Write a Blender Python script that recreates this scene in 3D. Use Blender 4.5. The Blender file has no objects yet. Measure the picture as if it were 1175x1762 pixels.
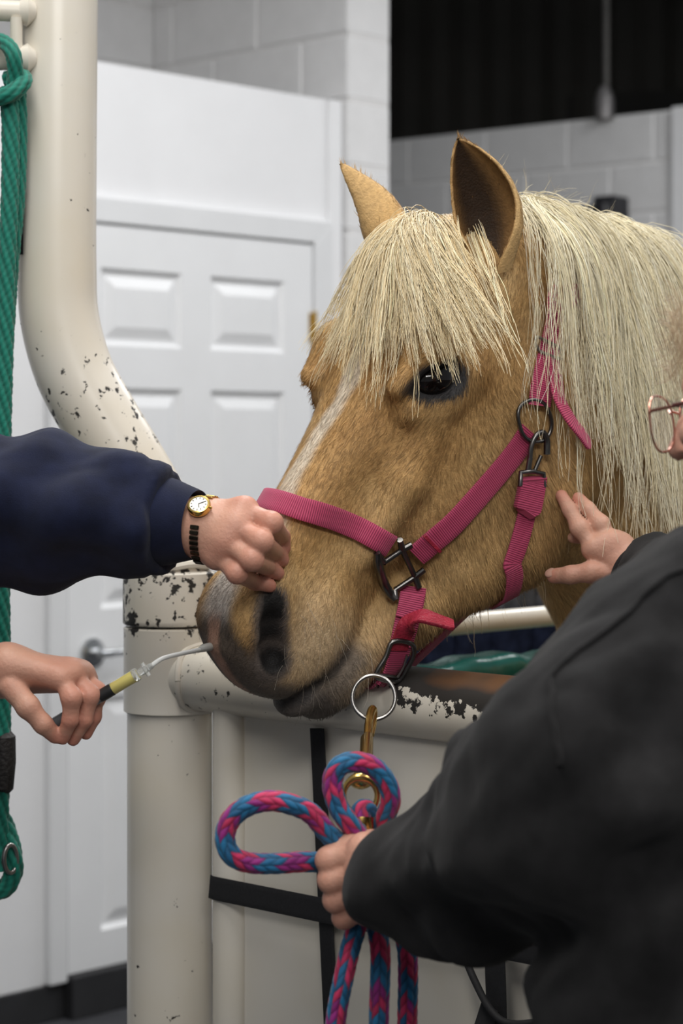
import bpy, bmesh, math, random
import numpy as np
from mathutils import Vector, Matrix, noise as mnoise

random.seed(7); np.random.seed(7)
SC = bpy.context.scene
COL = SC.collection
PI = math.pi

# ------------------------------------------------------------------ camera
FPX, CX, HZ, CAMZ = 3670.0, 587.5, 770.0, 1.54
cam_d = bpy.data.cameras.new('camera'); cam = bpy.data.objects.new('camera', cam_d); COL.objects.link(cam)
cam_d.sensor_fit = 'VERTICAL'; cam_d.sensor_height = 36.0; cam_d.sensor_width = 24.0
cam_d.lens = FPX / 1762.0 * 36.0
cam_d.shift_y = -(881.0 - HZ) / 1762.0
cam_d.clip_start = 0.05; cam_d.clip_end = 60
cam.location = (0, 0, CAMZ); cam.rotation_euler = (PI / 2, 0, 0)
cam_d.dof.use_dof = True; cam_d.dof.focus_distance = 2.48; cam_d.dof.aperture_fstop = 5.6
SC.camera = cam

# ------------------------------------------------------------------ light
world = bpy.data.worlds.new('world'); SC.world = world; world.use_nodes = True
world.node_tree.nodes['Background'].inputs[0].default_value = (0.93, 0.97, 1.0, 1)
world.node_tree.nodes['Background'].inputs[1].default_value = 0.24
SC.view_settings.view_transform = 'Standard'; SC.view_settings.look = 'None'
SC.view_settings.gamma = 1.0; SC.view_settings.exposure = 0.0
SC.view_settings.use_curve_mapping = False
SC.cycles.use_denoising = True

def area_light(name, loc, target, size, size_y, power, color=(1, 1, 1)):
    d = bpy.data.lights.new(name, 'AREA'); d.shape = 'RECTANGLE'; d.size = size; d.size_y = size_y
    d.energy = power; d.color = color
    o = bpy.data.objects.new(name, d); COL.objects.link(o); o.location = loc
    o.rotation_euler = (Vector(target) - Vector(loc)).to_track_quat('-Z', 'Y').to_euler()
    return o
# rows of fluorescent tubes in the treatment room, plus one added far fill
area_light('fluorescent_and_fill_row', (-0.5, 1.5, 3.55), (-0.5, 1.5, 0), 0.5, 2.4, 47, (1.0, 0.97, 0.92))
area_light('fluorescent_and_fill_row', (1.5, 1.8, 3.55), (1.5, 1.8, 0), 0.5, 2.4, 34, (1.0, 0.97, 0.92))
area_light('fluorescent_and_fill_row', (0.1, 4.2, 3.55), (0.1, 4.2, 0), 0.5, 2.4, 50, (0.98, 0.99, 1.0))
area_light('fluorescent_and_fill_row', (1.9, 6.3, 3.55), (1.9, 6.3, 0), 0.5, 2.4, 50, (0.98, 0.99, 1.0))  # added fill lamp that brightens the far block wall
area_light('fluorescent_and_fill_row', (0.2, -1.6, 3.3), (0.1, 2.5, 1.2), 2.0, 0.6, 60, (1.0, 0.97, 0.93))

# ------------------------------------------------------------------ helpers
def P(px, py, Y):
    """point at real depth Y (metres) for a position measured on the 1175x1762 photograph"""
    return Vector(((px - CX) * Y / FPX, Y, CAMZ - (py - HZ) * Y / FPX))

def tag(o, label=None, cat=None, group=None, kind=None):
    if label: o['label'] = label
    if cat: o['category'] = cat
    if group: o['group'] = group
    if kind: o['kind'] = kind
    return o

def empty(name, loc=(0, 0, 0), rz=0.0):
    o = bpy.data.objects.new(name, None); COL.objects.link(o); o.location = loc; o.rotation_euler = (0, 0, rz)
    o.empty_display_size = 0.05
    return o

def link(name, me, mat=None, parent=None, smooth=True, world_space=True):
    o = bpy.data.objects.new(name, me); COL.objects.link(o)
    if mat: me.materials.append(mat) if not me.materials else None
    if smooth: me.shade_smooth()
    if parent:
        o.parent = parent
        if world_space:
            o.matrix_parent_inverse = world_of(parent).inverted()   # mesh vertices are given in world space
    return o

def world_of(o):
    M = o.matrix_basis.copy()
    while o.parent is not None:
        M = o.parent.matrix_basis @ o.matrix_parent_inverse @ M
        o = o.parent
    return M

def mesh_from(verts, faces, name='mesh'):
    me = bpy.data.meshes.new(name)
    me.from_pydata([tuple(v) for v in verts], [], [tuple(int(i) for i in f) for f in faces]); me.update()
    return me

def mesh_np(V, Q, name='mesh'):
    """fast mesh from numpy verts and a face array of constant size"""
    me = bpy.data.meshes.new(name)
    nv, nf, k = len(V), len(Q), Q.shape[1]
    me.vertices.add(nv); me.vertices.foreach_set('co', np.asarray(V, np.float32).ravel())
    me.loops.add(nf * k); me.loops.foreach_set('vertex_index', np.asarray(Q, np.int32).ravel())
    me.polygons.add(nf); me.polygons.foreach_set('loop_start', np.arange(0, nf * k, k, dtype=np.int32))
    me.update(calc_edges=True); me.validate()
    return me

def set_color(me, C, name='Col'):
    a = me.color_attributes.new(name, 'FLOAT_COLOR', 'POINT')
    c4 = np.ones((len(C), 4), np.float32); c4[:, :3] = C
    a.data.foreach_set('color', c4.ravel())

def set_float(me, v, name):
    a = me.attributes.new(name, 'FLOAT', 'POINT'); a.data.foreach_set('value', np.asarray(v, np.float32))

def lathe(origin, axis, prof, n=48):
    """surface of revolution: prof = (height along axis, radius)"""
    o = Vector(origin); a = Vector(axis).normalized(); s1 = a.orthogonal().normalized(); s2 = a.cross(s1); v = []; f = []
    for (h, r) in prof:
        for k in range(n): t = 2*PI*k/n; v.append(o + a*h + (s1*math.cos(t) + s2*math.sin(t))*r)
    for i in range(len(prof)-1):
        for k in range(n): f.append((i*n+k, i*n+(k+1) % n, (i+1)*n+(k+1) % n, (i+1)*n+k))
    return v, f

class MB:
    """collects simple shapes into one mesh"""
    def __init__(s): s.v = []; s.f = []
    def add(s, v, f):
        n = len(s.v); s.v += [Vector(p) for p in v]; s.f += [tuple(i + n for i in q) for q in f]; return s
    def box(s, lo, hi, M=None):
        x0, y0, z0 = lo; x1, y1, z1 = hi
        v = [Vector(p) for p in ((x0,y0,z0),(x1,y0,z0),(x1,y1,z0),(x0,y1,z0),(x0,y0,z1),(x1,y0,z1),(x1,y1,z1),(x0,y1,z1))]
        if M is not None: v = [M @ p for p in v]
        return s.add(v, [(0,3,2,1),(4,5,6,7),(0,1,5,4),(1,2,6,5),(2,3,7,6),(3,0,4,7)])
    def tube(s, pts, r, n=12, caps=True, up=None):
        v, f = sweep(pts, r, n, caps, up); return s.add(v, f)
    def mesh(s, name='mesh'): return mesh_from(s.v, s.f, name)
    def build(s, name, mat, parent=None, smooth=True, bevel=0.0, seg=2, ws=True):
        me = s.mesh(name)
        if bevel > 0:
            bm = bmesh.new(); bm.from_mesh(me)
            bmesh.ops.bevel(bm, geom=bm.edges[:], offset=bevel, segments=seg, affect='EDGES', profile=0.5, clamp_overlap=True)
            bm.to_mesh(me); bm.free()
        o = link(name, me, mat, parent, smooth, ws)
        if smooth: sharp(me)
        return o

def sharp(me, ang=40):
    try: me.set_sharp_from_angle(angle=math.radians(ang))
    except Exception: pass

def catmull(pts, per=8, closed=False):
    pts = [np.array(p, float) for p in pts]; out = []
    n = len(pts)
    rng = range(n) if closed else range(n - 1)
    for i in rng:
        if closed: p0, p1, p2, p3 = pts[(i-1) % n], pts[i], pts[(i+1) % n], pts[(i+2) % n]
        else:
            p1, p2 = pts[i], pts[i+1]
            p0 = pts[i-1] if i > 0 else 2*p1 - p2
            p3 = pts[i+2] if i + 2 < n else 2*p2 - p1
        for k in range(per):
            t = k / per
            out.append(0.5*((2*p1) + (-p0+p2)*t + (2*p0-5*p1+4*p2-p3)*t*t + (-p0+3*p1-3*p2+p3)*t**3))
    if not closed: out.append(pts[-1])
    return [Vector(p) if len(p) == 3 else p for p in out]

def frames(pts, closed=False, up=None):
    n = len(pts); T = []
    for i in range(n):
        if closed: t = pts[(i+1) % n] - pts[(i-1) % n]
        else: t = pts[min(i+1, n-1)] - pts[max(i-1, 0)]
        T.append(t.normalized())
    u = Vector(up) if up is not None else (Vector((0,0,1)) if abs(T[0].z) < 0.9 else Vector((1,0,0)))
    N = []; u = (u - T[0]*u.dot(T[0])).normalized()
    for i in range(n):
        u = (u - T[i]*u.dot(T[i])).normalized(); N.append(u.copy())
    B = [T[i].cross(N[i]) for i in range(n)]
    return T, N, B

def sweep(pts, r, n=12, caps=True, up=None, closed=False):
    pts = [Vector(p) for p in pts]; T, N, B = frames(pts, closed, up)
    m = len(pts); R = r if hasattr(r, '__len__') else [r]*m
    v = []; f = []
    for i in range(m):
        for k in range(n):
            a = 2*PI*k/n
            v.append(pts[i] + (N[i]*math.cos(a) + B[i]*math.sin(a))*R[i])
    for i in range(m if closed else m-1):
        j = (i+1) % m
        for k in range(n):
            k2 = (k+1) % n
            f.append((i*n+k, i*n+k2, j*n+k2, j*n+k))
    if caps and not closed:
        f.append(tuple(reversed(range(n)))); f.append(tuple((m-1)*n+k for k in range(n)))
    return v, f

def ring_sweep(pts, r, n=10):
    return sweep(pts, r, n, False, None, True)

def strap(pts, nrm, w, t, closed=False, wprof=None):
    """flat band with rounded edges along pts; nrm = outward direction per point; w width, t thickness"""
    pts = [Vector(p) for p in pts]; m = len(pts); v = []; f = []
    prof = [(-0.5,-0.3),(-0.47,-0.5),(0.47,-0.5),(0.5,-0.3),(0.5,0.3),(0.47,0.5),(0.25,0.5),(0.0,0.5),(-0.25,0.5),(-0.47,0.5),(-0.5,0.3)]
    n = len(prof)
    for i in range(m):
        if closed: T = (pts[(i+1) % m] - pts[(i-1) % m]).normalized()
        else: T = (pts[min(i+1, m-1)] - pts[max(i-1, 0)]).normalized()
        N = Vector(nrm[i]); N = (N - T*N.dot(T)).normalized(); S = T.cross(N)
        ww = w*(wprof[i] if wprof else 1.0)
        for (a, b) in prof: v.append(pts[i] + S*(a*ww) + N*(b*t))
    for i in range(m if closed else m-1):
        j = (i+1) % m
        for k in range(n):
            k2 = (k+1) % n; f.append((i*n+k, j*n+k, j*n+k2, i*n+k2))
    if not closed:
        f.append(tuple(range(n))); f.append(tuple(reversed([(m-1)*n+k for k in range(n)])))
    return v, f

# ------------------------------------------------------------------ materials
MATS = {}
def nmat(name):
    m = bpy.data.materials.new(name); m.use_nodes = True
    MATS[name] = m
    return m, m.node_tree.nodes, m.node_tree.links, m.node_tree.nodes['Principled BSDF']

def mat(name, col, rough=0.5, metal=0.0, var=0.0, scale=20.0, bump=0.0, bscale=60.0, spec=0.5, coat=0.0, trans=0.0, col2=None, sheen=0.0, sss=0.0):
    m, N, L, b = nmat(name)
    b.inputs['Base Color'].default_value = (*col, 1); b.inputs['Roughness'].default_value = rough
    b.inputs['Metallic'].default_value = metal; b.inputs['Specular IOR Level'].default_value = spec
    b.inputs['Coat Weight'].default_value = coat; b.inputs['Transmission Weight'].default_value = trans
    if sheen: b.inputs['Sheen Weight'].default_value = sheen; b.inputs['Sheen Roughness'].default_value = 0.6
    if sss:
        b.inputs['Subsurface Weight'].default_value = sss; b.inputs['Subsurface Radius'].default_value = (0.012, 0.005, 0.003)
        b.inputs['Subsurface Scale'].default_value = 0.6
    tc = N.new('ShaderNodeTexCoord')
    if var or col2:
        n = N.new('ShaderNodeTexNoise'); n.inputs['Scale'].default_value = scale; n.inputs['Detail'].default_value = 5
        L.new(tc.outputs['Object'], n.inputs['Vector'])
        r = N.new('ShaderNodeValToRGB'); r.color_ramp.elements[0].position = 0.3; r.color_ramp.elements[1].position = 0.7
        c2 = col2 if col2 else tuple(min(1, c*(1+var)) for c in col)
        c1 = tuple(c*(1-var) for c in col) if not col2 else col
        r.color_ramp.elements[0].color = (*c1, 1); r.color_ramp.elements[1].color = (*c2, 1)
        L.new(n.outputs['Fac'], r.inputs['Fac']); L.new(r.outputs['Color'], b.inputs['Base Color'])
    if bump:
        n2 = N.new('ShaderNodeTexNoise'); n2.inputs['Scale'].default_value = bscale; n2.inputs['Detail'].default_value = 4
        L.new(tc.outputs['Object'], n2.inputs['Vector'])
        bp = N.new('ShaderNodeBump'); bp.inputs['Strength'].default_value = bump; bp.inputs['Distance'].default_value = 0.01
        L.new(n2.outputs['Fac'], bp.inputs['Height']); L.new(bp.outputs['Normal'], b.inputs['Normal'])
    return m

def mat_attr(name, rough=0.6, spec=0.3, bump=0.0, bscale=200.0, sss=0.0, sheen=0.0, coat=0.0, varscale=0.0, var=0.0):
    """colour comes from the mesh colour attribute (the thing's own colouring)"""
    m, N, L, b = nmat(name)
    a = N.new('ShaderNodeAttribute'); a.attribute_name = 'Col'
    b.inputs['Roughness'].default_value = rough; b.inputs['Specular IOR Level'].default_value = spec
    b.inputs['Coat Weight'].default_value = coat
    if sheen: b.inputs['Sheen Weight'].default_value = sheen
    if sss:
        b.inputs['Subsurface Weight'].default_value = sss; b.inputs['Subsurface Radius'].default_value = (0.012, 0.005, 0.003)
        b.inputs['Subsurface Scale'].default_value = 0.5
    tc = N.new('ShaderNodeTexCoord'); src = a.outputs['Color']
    if var:
        n = N.new('ShaderNodeTexNoise'); n.inputs['Scale'].default_value = varscale; n.inputs['Detail'].default_value = 6
        L.new(tc.outputs['Object'], n.inputs['Vector'])
        mr = N.new('ShaderNodeMapRange'); mr.inputs[1].default_value = 0.3; mr.inputs[2].default_value = 0.7
        mr.inputs[3].default_value = 1-var; mr.inputs[4].default_value = 1+var
        L.new(n.outputs['Fac'], mr.inputs[0])
        mx = N.new('ShaderNodeVectorMath'); mx.operation = 'SCALE'
        L.new(a.outputs['Color'], mx.inputs[0]); L.new(mr.outputs[0], mx.inputs['Scale']); src = mx.outputs[0]
    L.new(src, b.inputs['Base Color'])
    if bump:
        n2 = N.new('ShaderNodeTexNoise'); n2.inputs['Scale'].default_value = bscale; n2.inputs['Detail'].default_value = 4
        L.new(tc.outputs['Object'], n2.inputs['Vector'])
        bp = N.new('ShaderNodeBump'); bp.inputs['Strength'].default_value = bump; bp.inputs['Distance'].default_value = 0.004
        L.new(n2.outputs['Fac'], bp.inputs['Height']); L.new(bp.outputs['Normal'], b.inputs['Normal'])
    return m

# ------------------------------------------------------------------ implicit surfaces
def smin(a, b, k):
    if k <= 0: return np.minimum(a, b)
    h = np.clip(0.5 + 0.5*(b - a)/k, 0, 1)
    return b + (a - b)*h - k*h*(1 - h)

class Field:
    def __init__(s, lo, hi, h):
        s.lo = np.array(lo, float); s.h = h
        s.n = np.ceil((np.array(hi) - s.lo)/h).astype(int) + 1
        s.ax = [(s.lo[i] + h*np.arange(s.n[i])).astype(np.float32) for i in range(3)]
        s.F = np.full(tuple(s.n), 0.2, np.float32)
    def _sl(s, lo, hi):
        a = np.clip(np.floor((np.array(lo) - s.lo)/s.h).astype(int), 0, s.n)
        b = np.clip(np.ceil((np.array(hi) - s.lo)/s.h).astype(int) + 1, 0, s.n)
        return a, b
    def apply(s, fn, lo, hi, k=0.0, sub=False):
        m = max(k, 0) + 3*s.h
        a, b = s._sl(np.array(lo) - m, np.array(hi) + m)
        if np.any(b <= a): return s
        X = s.ax[0][a[0]:b[0], None, None]; Y = s.ax[1][None, a[1]:b[1], None]; Z = s.ax[2][None, None, a[2]:b[2]]
        d = fn(X, Y, Z).astype(np.float32)
        sl = (slice(a[0], b[0]), slice(a[1], b[1]), slice(a[2], b[2]))
        if sub: s.F[sl] = -smin(-s.F[sl], d, k)
        else: s.F[sl] = smin(s.F[sl], d, k)
        return s
    def capsule(s, p, q, r0, r1=None, k=0.01, sub=False):
        r1 = r0 if r1 is None else r1
        p = np.array(p, float); q = np.array(q, float); ab = q - p; L2 = max(ab.dot(ab), 1e-12)
        def fn(X, Y, Z):
            px, py, pz = X - p[0], Y - p[1], Z - p[2]
            t = np.clip((px*ab[0] + py*ab[1] + pz*ab[2])/L2, 0, 1)
            dx, dy, dz = px - t*ab[0], py - t*ab[1], pz - t*ab[2]
            return np.sqrt(dx*dx + dy*dy + dz*dz) - (r0 + (r1 - r0)*t)
        R = max(r0, r1)
        return s.apply(fn, np.minimum(p, q) - R, np.maximum(p, q) + R, k, sub)
    def chain(s, pts, rad, k=0.01, sub=False):
        for i in range(len(pts) - 1): s.capsule(pts[i], pts[i+1], rad[i], rad[i+1], k, sub)
        return s
    def ellipsoid(s, c, R, M=None, k=0.01, sub=False):
        """M: 3x3 rows = local axes"""
        c = np.array(c, float); R = np.array(R, float)
        A = np.eye(3) if M is None else np.array([list(a) for a in M], float)
        def fn(X, Y, Z):
            x, y, z = X - c[0], Y - c[1], Z - c[2]
            l = [A[i][0]*x + A[i][1]*y + A[i][2]*z for i in range(3)]
            k0 = np.sqrt(sum((l[i]/R[i])**2 for i in range(3))) + 1e-6
            k1 = np.sqrt(sum((l[i]/R[i]**2)**2 for i in range(3))) + 1e-6
            return k0*(k0 - 1)/k1
        m = R.max()
        return s.apply(fn, c - m, c + m, k, sub)
    def cut(s, point, normal, rad, k=.004):
        """remove what lies beyond a plane, within rad of the point"""
        p = np.array(point, float); n = np.array(normal, float); n /= np.linalg.norm(n)
        def fn(X, Y, Z):
            x, y, z = X - p[0], Y - p[1], Z - p[2]; h = n[0]*x + n[1]*y + n[2]*z
            return np.maximum(-h, np.sqrt(x*x + y*y + z*z) - rad)
        return s.apply(fn, p - rad, p + rad, k, True)
    def sample(s, pts):
        q = (np.asarray(pts) - s.lo)/s.h
        q = np.clip(q, 0, s.n - 1.001); i = np.floor(q).astype(int); f = (q - i)
        r = 0
        for dx in (0, 1):
            for dy in (0, 1):
                for dz in (0, 1):
                    w = (f[:,0] if dx else 1-f[:,0])*(f[:,1] if dy else 1-f[:,1])*(f[:,2] if dz else 1-f[:,2])
                    r = r + w*s.F[i[:,0]+dx, i[:,1]+dy, i[:,2]+dz]
        return r
    def grad(s, pts, e=None):
        e = e or 1.5*s.h; pts = np.asarray(pts); g = np.zeros_like(pts)
        for i in range(3):
            d = np.zeros(3); d[i] = e
            g[:, i] = s.sample(pts + d) - s.sample(pts - d)
        return g/(np.linalg.norm(g, axis=1, keepdims=True) + 1e-9)
    def surface(s):
        F = s.F; ins = F < 0
        c = np.zeros(tuple(s.n - 1), np.uint8)
        for dx in (0,1):
            for dy in (0,1):
                for dz in (0,1):
                    c += ins[dx:s.n[0]-1+dx, dy:s.n[1]-1+dy, dz:s.n[2]-1+dz]
        act = (c > 0) & (c < 8)
        idx = np.argwhere(act); ids = np.full(act.shape, -1, np.int64); ids[act] = np.arange(len(idx))
        acc = np.zeros((len(idx), 3)); cnt = np.zeros(len(idx))
        cor = [(x,y,z) for x in (0,1) for y in (0,1) for z in (0,1)]
        val = {q: F[idx[:,0]+q[0], idx[:,1]+q[1], idx[:,2]+q[2]] for q in cor}
        for q in cor:
            for ax in range(3):
                if q[ax] == 1: continue
                r = list(q); r[ax] = 1; r = tuple(r)
                a, b = val[q], val[r]; m = (a < 0) != (b < 0)
                t = np.where(m, a/np.where(m, a - b, 1), 0)
                p = np.array(q, float)[None].repeat(len(idx), 0); p[:, ax] += t
                acc[m] += p[m]; cnt[m] += 1
        V = s.lo + (idx + acc/cnt[:, None])*s.h
        Q = []
        for ax in range(3):
            a1, a2 = (ax+1) % 3, (ax+2) % 3
            n = s.n
            sl0 = [slice(1, n[i]-1) for i in range(3)]; sl0[ax] = slice(0, n[ax]-1)
            sl1 = list(sl0); sl1[ax] = slice(1, n[ax])
            i0, i1 = ins[tuple(sl0)], ins[tuple(sl1)]
            e = np.argwhere(i0 != i1)
            off = np.array([1,1,1]); off[ax] = 0
            e = e + off
            fl = ins[e[:,0], e[:,1], e[:,2]]
            def cid(d1, d2):
                k = e.copy(); k[:, a1] -= d1; k[:, a2] -= d2
                return ids[k[:,0], k[:,1], k[:,2]]
            q = np.stack([cid(1,1), cid(0,1), cid(0,0), cid(1,0)], 1)
            q[~fl] = q[~fl][:, ::-1]
            Q.append(q)
        Q = np.concatenate(Q); Q = Q[(Q >= 0).all(1)]
        return V, Q

def smooth_mesh(V, Q, it=2, lam=0.5):
    V = V.copy(); n = len(V)
    E = np.concatenate([Q[:, [0,1]], Q[:, [1,2]], Q[:, [2,3]], Q[:, [3,0]]]); E = np.concatenate([E, E[:, ::-1]])
    deg = np.bincount(E[:,0], minlength=n).astype(float); deg[deg == 0] = 1
    for _ in range(it):
        for l in (lam, -lam*1.03):
            A = np.stack([np.bincount(E[:,0], V[E[:,1], j], minlength=n) for j in range(3)], 1)/deg[:, None]
            V = V + l*(A - V)
    return V

def vnoise(P_, scale, seed=0.0):
    """cheap smooth value noise on arrays of points, about -1..1"""
    p = np.asarray(P_)*scale + seed*17.13
    r = np.zeros(len(p))
    for k, (a, b, c, ph) in enumerate(((1.0,0.37,-0.51,0.3),(-0.43,1.1,0.29,1.7),(0.61,-0.33,0.97,2.9),(1.7,0.9,-1.3,4.1),(-1.1,1.9,1.6,5.2),(0.8,-2.1,1.4,0.9))):
        r += np.sin(p[:,0]*a + p[:,1]*b + p[:,2]*c + ph + 1.3*np.sin(p[:,1]*c - p[:,2]*a + ph*2 + seed))*(0.5 if k < 3 else 0.25)
    return r/1.5

def components(n, Q):
    lab = np.arange(n)
    E = np.concatenate([Q[:, [0,1]], Q[:, [1,2]], Q[:, [2,3]], Q[:, [3,0]]])
    while True:
        m = np.minimum(lab[E[:,0]], lab[E[:,1]]); old = lab.copy()
        np.minimum.at(lab, E[:,0], m); np.minimum.at(lab, E[:,1], m)
        lab = lab[lab]; lab = lab[lab]
        if (lab == old).all(): return lab
def largest(V, Q):
    """drop stray crumbs: keep the biggest connected piece"""
    lab = components(len(V), Q); u, c = np.unique(lab, return_counts=True); keep = lab == u[np.argmax(c)]
    idx = np.cumsum(keep) - 1
    return V[keep], idx[Q[keep[Q].all(1)]]

def sstep(a, b, x):
    t = np.clip((np.asarray(x) - a)/(b - a), 0, 1); return t*t*(3 - 2*t)

# ------------------------------------------------------------------ room shell
D1 = Vector((0.694, 0.720, 0)).normalized(); D2 = Vector((-D1.y, D1.x, 0))     # along the door wall, and back from it
def frame(o, x):
    x = Vector(x).normalized(); y = Vector((-x.y, x.x, 0))
    return Matrix(((x.x, y.x, 0, o[0]), (x.y, y.y, 0, o[1]), (0, 0, 1, 0), (0, 0, 0, 1)))
WM = frame((-0.6735, 5.85), D1)          # local x along the wall, y into it, z up

wall_paint = mat('wall_paint', (.80, .80, .81), 0.55, var=0.02, scale=6, bump=0.04, bscale=240)
trim_paint = mat('trim_paint', (.74, .745, .755), 0.42, var=0.015, scale=9)
door_paint = mat('door_paint', (.80, .805, .815), 0.38, var=0.015, scale=9)
block_paint = mat('block_paint', (.74, .735, .735), 0.7, var=0.03, scale=14, bump=0.35, bscale=120)
far_block_paint = mat('far_block_paint', (.74, .735, .735), 0.75, var=0.03, scale=14, bump=0.3, bscale=120)
mortar_paint = mat('mortar_paint', (.70, .69, .685), 0.8, var=0.03, scale=20)
far_mortar = mat('far_mortar', (.80, .79, .785), 0.8, var=0.03, scale=20)
rubber = mat('black_rubber', (.018, .018, .02), 0.6, var=0.2, scale=12)
floor_m = mat('floor_concrete', (.055, .056, .062), 0.45, var=0.25, scale=5, bump=0.1, bscale=60)
chrome = mat('satin_chrome', (.55, .56, .57), 0.22, metal=1.0)
brass = mat('brass', (.62, .42, .13), 0.24, metal=1.0, var=0.15, scale=60)
dark_steel = mat('dark_steel', (.020, .018, .016), 0.75, var=0.3, scale=3)
dark_metal_sheet = mat('dark_sheet', (.040, .036, .030), 0.7, var=0.25, scale=2)

fl = MB().box((-6, -4, -0.1), (9, 16, 0)).build('floor', floor_m, smooth=False); tag(fl, kind='structure')

wl = MB().box((-2.2, 0, 0), (0.96, 0.11, 2.60), WM).build('wall_left', wall_paint, smooth=False); tag(wl, kind='structure')
# door: slab of stiles and rails with six raised panels
door = empty('door_1', WM @ Vector((0.35, 0, 0.118))); tag(door, 'white six-panel door in the painted wall', kind='structure')
x0, x1, z0, z1 = -0.115, 0.82, 0.118, 2.150
cols = ((0.0, 0.2975), (0.4075, 0.705)); rows = ((0.218, 0.857), (1.098, 1.704), (1.82, 2.033))
xs = [x0, 0.0, 0.2975, 0.4075, 0.705, x1]; zs = [z0, 0.218, 0.857, 1.098, 1.704, 1.82, 2.033, z1]
v = []; f = []; ids = {}
def vid(x, y, z):
    k = (round(x, 4), round(y, 4), round(z, 4))
    if k not in ids: ids[k] = len(v); v.append(WM @ Vector((x, y, z)))
    return ids[k]
for i in range(5):
    for j in range(7):
        hole = i in (1, 3) and j in (1, 3, 5)
        a, b, c, d = xs[i], xs[i+1], zs[j], zs[j+1]
        if not hole: f.append((vid(a, -.022, c), vid(b, -.022, c), vid(b, -.022, d), vid(a, -.022, d)))
for (p, q) in (((x0, z0), (x1, z0)), ((x1, z0), (x1, z1)), ((x1, z1), (x0, z1)), ((x0, z1), (x0, z0))):
    f.append((vid(p[0], -.022, p[1]), vid(p[0], 0.0, p[1]), vid(q[0], 0.0, q[1]), vid(q[0], -.022, q[1])))
sl = link('door_slab', mesh_from(v, f), door_paint, door, smooth=False)
def panel(a, b, c, d):
    v = []; f = []
    rings = [(0.0, -.022), (.012, -.010), (.020, -.009), (.052, -.020)]
    for (ins, y) in rings:
        for (x, z) in ((a+ins, c+ins), (b-ins, c+ins), (b-ins, d-ins), (a+ins, d-ins)): v.append(WM @ Vector((x, y, z)))
    for r in range(3):
        for k in range(4): f.append((r*4+k, r*4+(k+1) % 4, r*4+4+(k+1) % 4, r*4+4+k))
    f.append((12, 13, 14, 15))
    return mesh_from(v, f)
for (a, b) in cols:
    for (c, d) in rows: link('panel', panel(a, b, c, d), door_paint, door, smooth=False)
# lever handle and hinge
h = WM @ Vector((-0.035, -.022, 0.982)); back = -D2
rose = MB().tube([h, h + back*.012, h + back*.016], [.040, .040, .030], 28).build('handle_rose', chrome, door)
MB().tube([h, h + back*.05], [.013, .012], 16).build('handle_neck', chrome, rose)
MB().tube(catmull([h + back*.05 - D1*.008, h + back*.054 + D1*.03, h + back*.052 + D1*.075, h + back*.045 + D1*.115], 5), [.012]*6 + [.010]*6 + [.009]*4, 12).build('lever', chrome, rose)
hg = WM @ Vector((0.825, -.024, 1.90))
for zz in (1.90, 1.14, 0.35):
    hb = WM @ Vector((0.826, -.028, zz))
    hin = MB().tube([hb - Vector((0, 0, .05)), hb + Vector((0, 0, .05))], .007, 12).build('hinge', brass, door)
    MB().box((0.806, -.0245, zz - .045), (0.826, -.022, zz + .045), WM).build('hinge_leaf', brass, hin, smooth=False)
# casing round the door
def casing(n, pts):
    """mitred flat casing with a stepped profile; pts = inner and outer rectangle corners in wall x,z"""
    v = []; f = []
    (a, b), (c, d), (e, g), (h_, i_) = pts
    P4 = [(a, b), (c, d), (e, g), (h_, i_)]
    for y in (0.0, -.030): v += [WM @ Vector((x, y, z)) for (x, z) in P4]
    f = [(0, 3, 2, 1), (4, 5, 6, 7), (0, 1, 5, 4), (1, 2, 6, 5), (2, 3, 7, 6), (3, 0, 4, 7)]
    mb = MB().add(v, f); o = mb.build('trim_%d' % n, trim_paint, bevel=.004, smooth=False); tag(o, kind='structure'); return o
casing(1, [(x0 - .006, 0.10), (x0 - .006, z1 + .006), (x0 - .066, z1 + .076), (x0 - .066, 0.10)])
casing(2, [(x0 - .006, z1 + .006), (x1 + .006, z1 + .006), (x1 + .082, z1 + .076), (x0 - .066, z1 + .076)])
casing(3, [(x1 + .006, 0.10), (x1 + .006, z1 + .006), (x1 + .082, z1 + .076), (x1 + .082, 0.10)])
o = MB().box((x0 - .004, -.05, 0.0), (x1 + .004, 0.0, 0.115), WM).build('trim_4', rubber, smooth=False, bevel=.004); tag(o, kind='structure')
o = MB().box((-2.2, -.014, 0.0), (x0 - .008, 0.0, 0.098), WM).build('baseboard_left', rubber, smooth=False, bevel=.004); tag(o, kind='structure')
o = MB().box((.905, -.012, 0.0), (.96, 0.0, 2.60), WM).build('trim_5', wall_paint, smooth=False, bevel=.003); tag(o, kind='structure')

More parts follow.
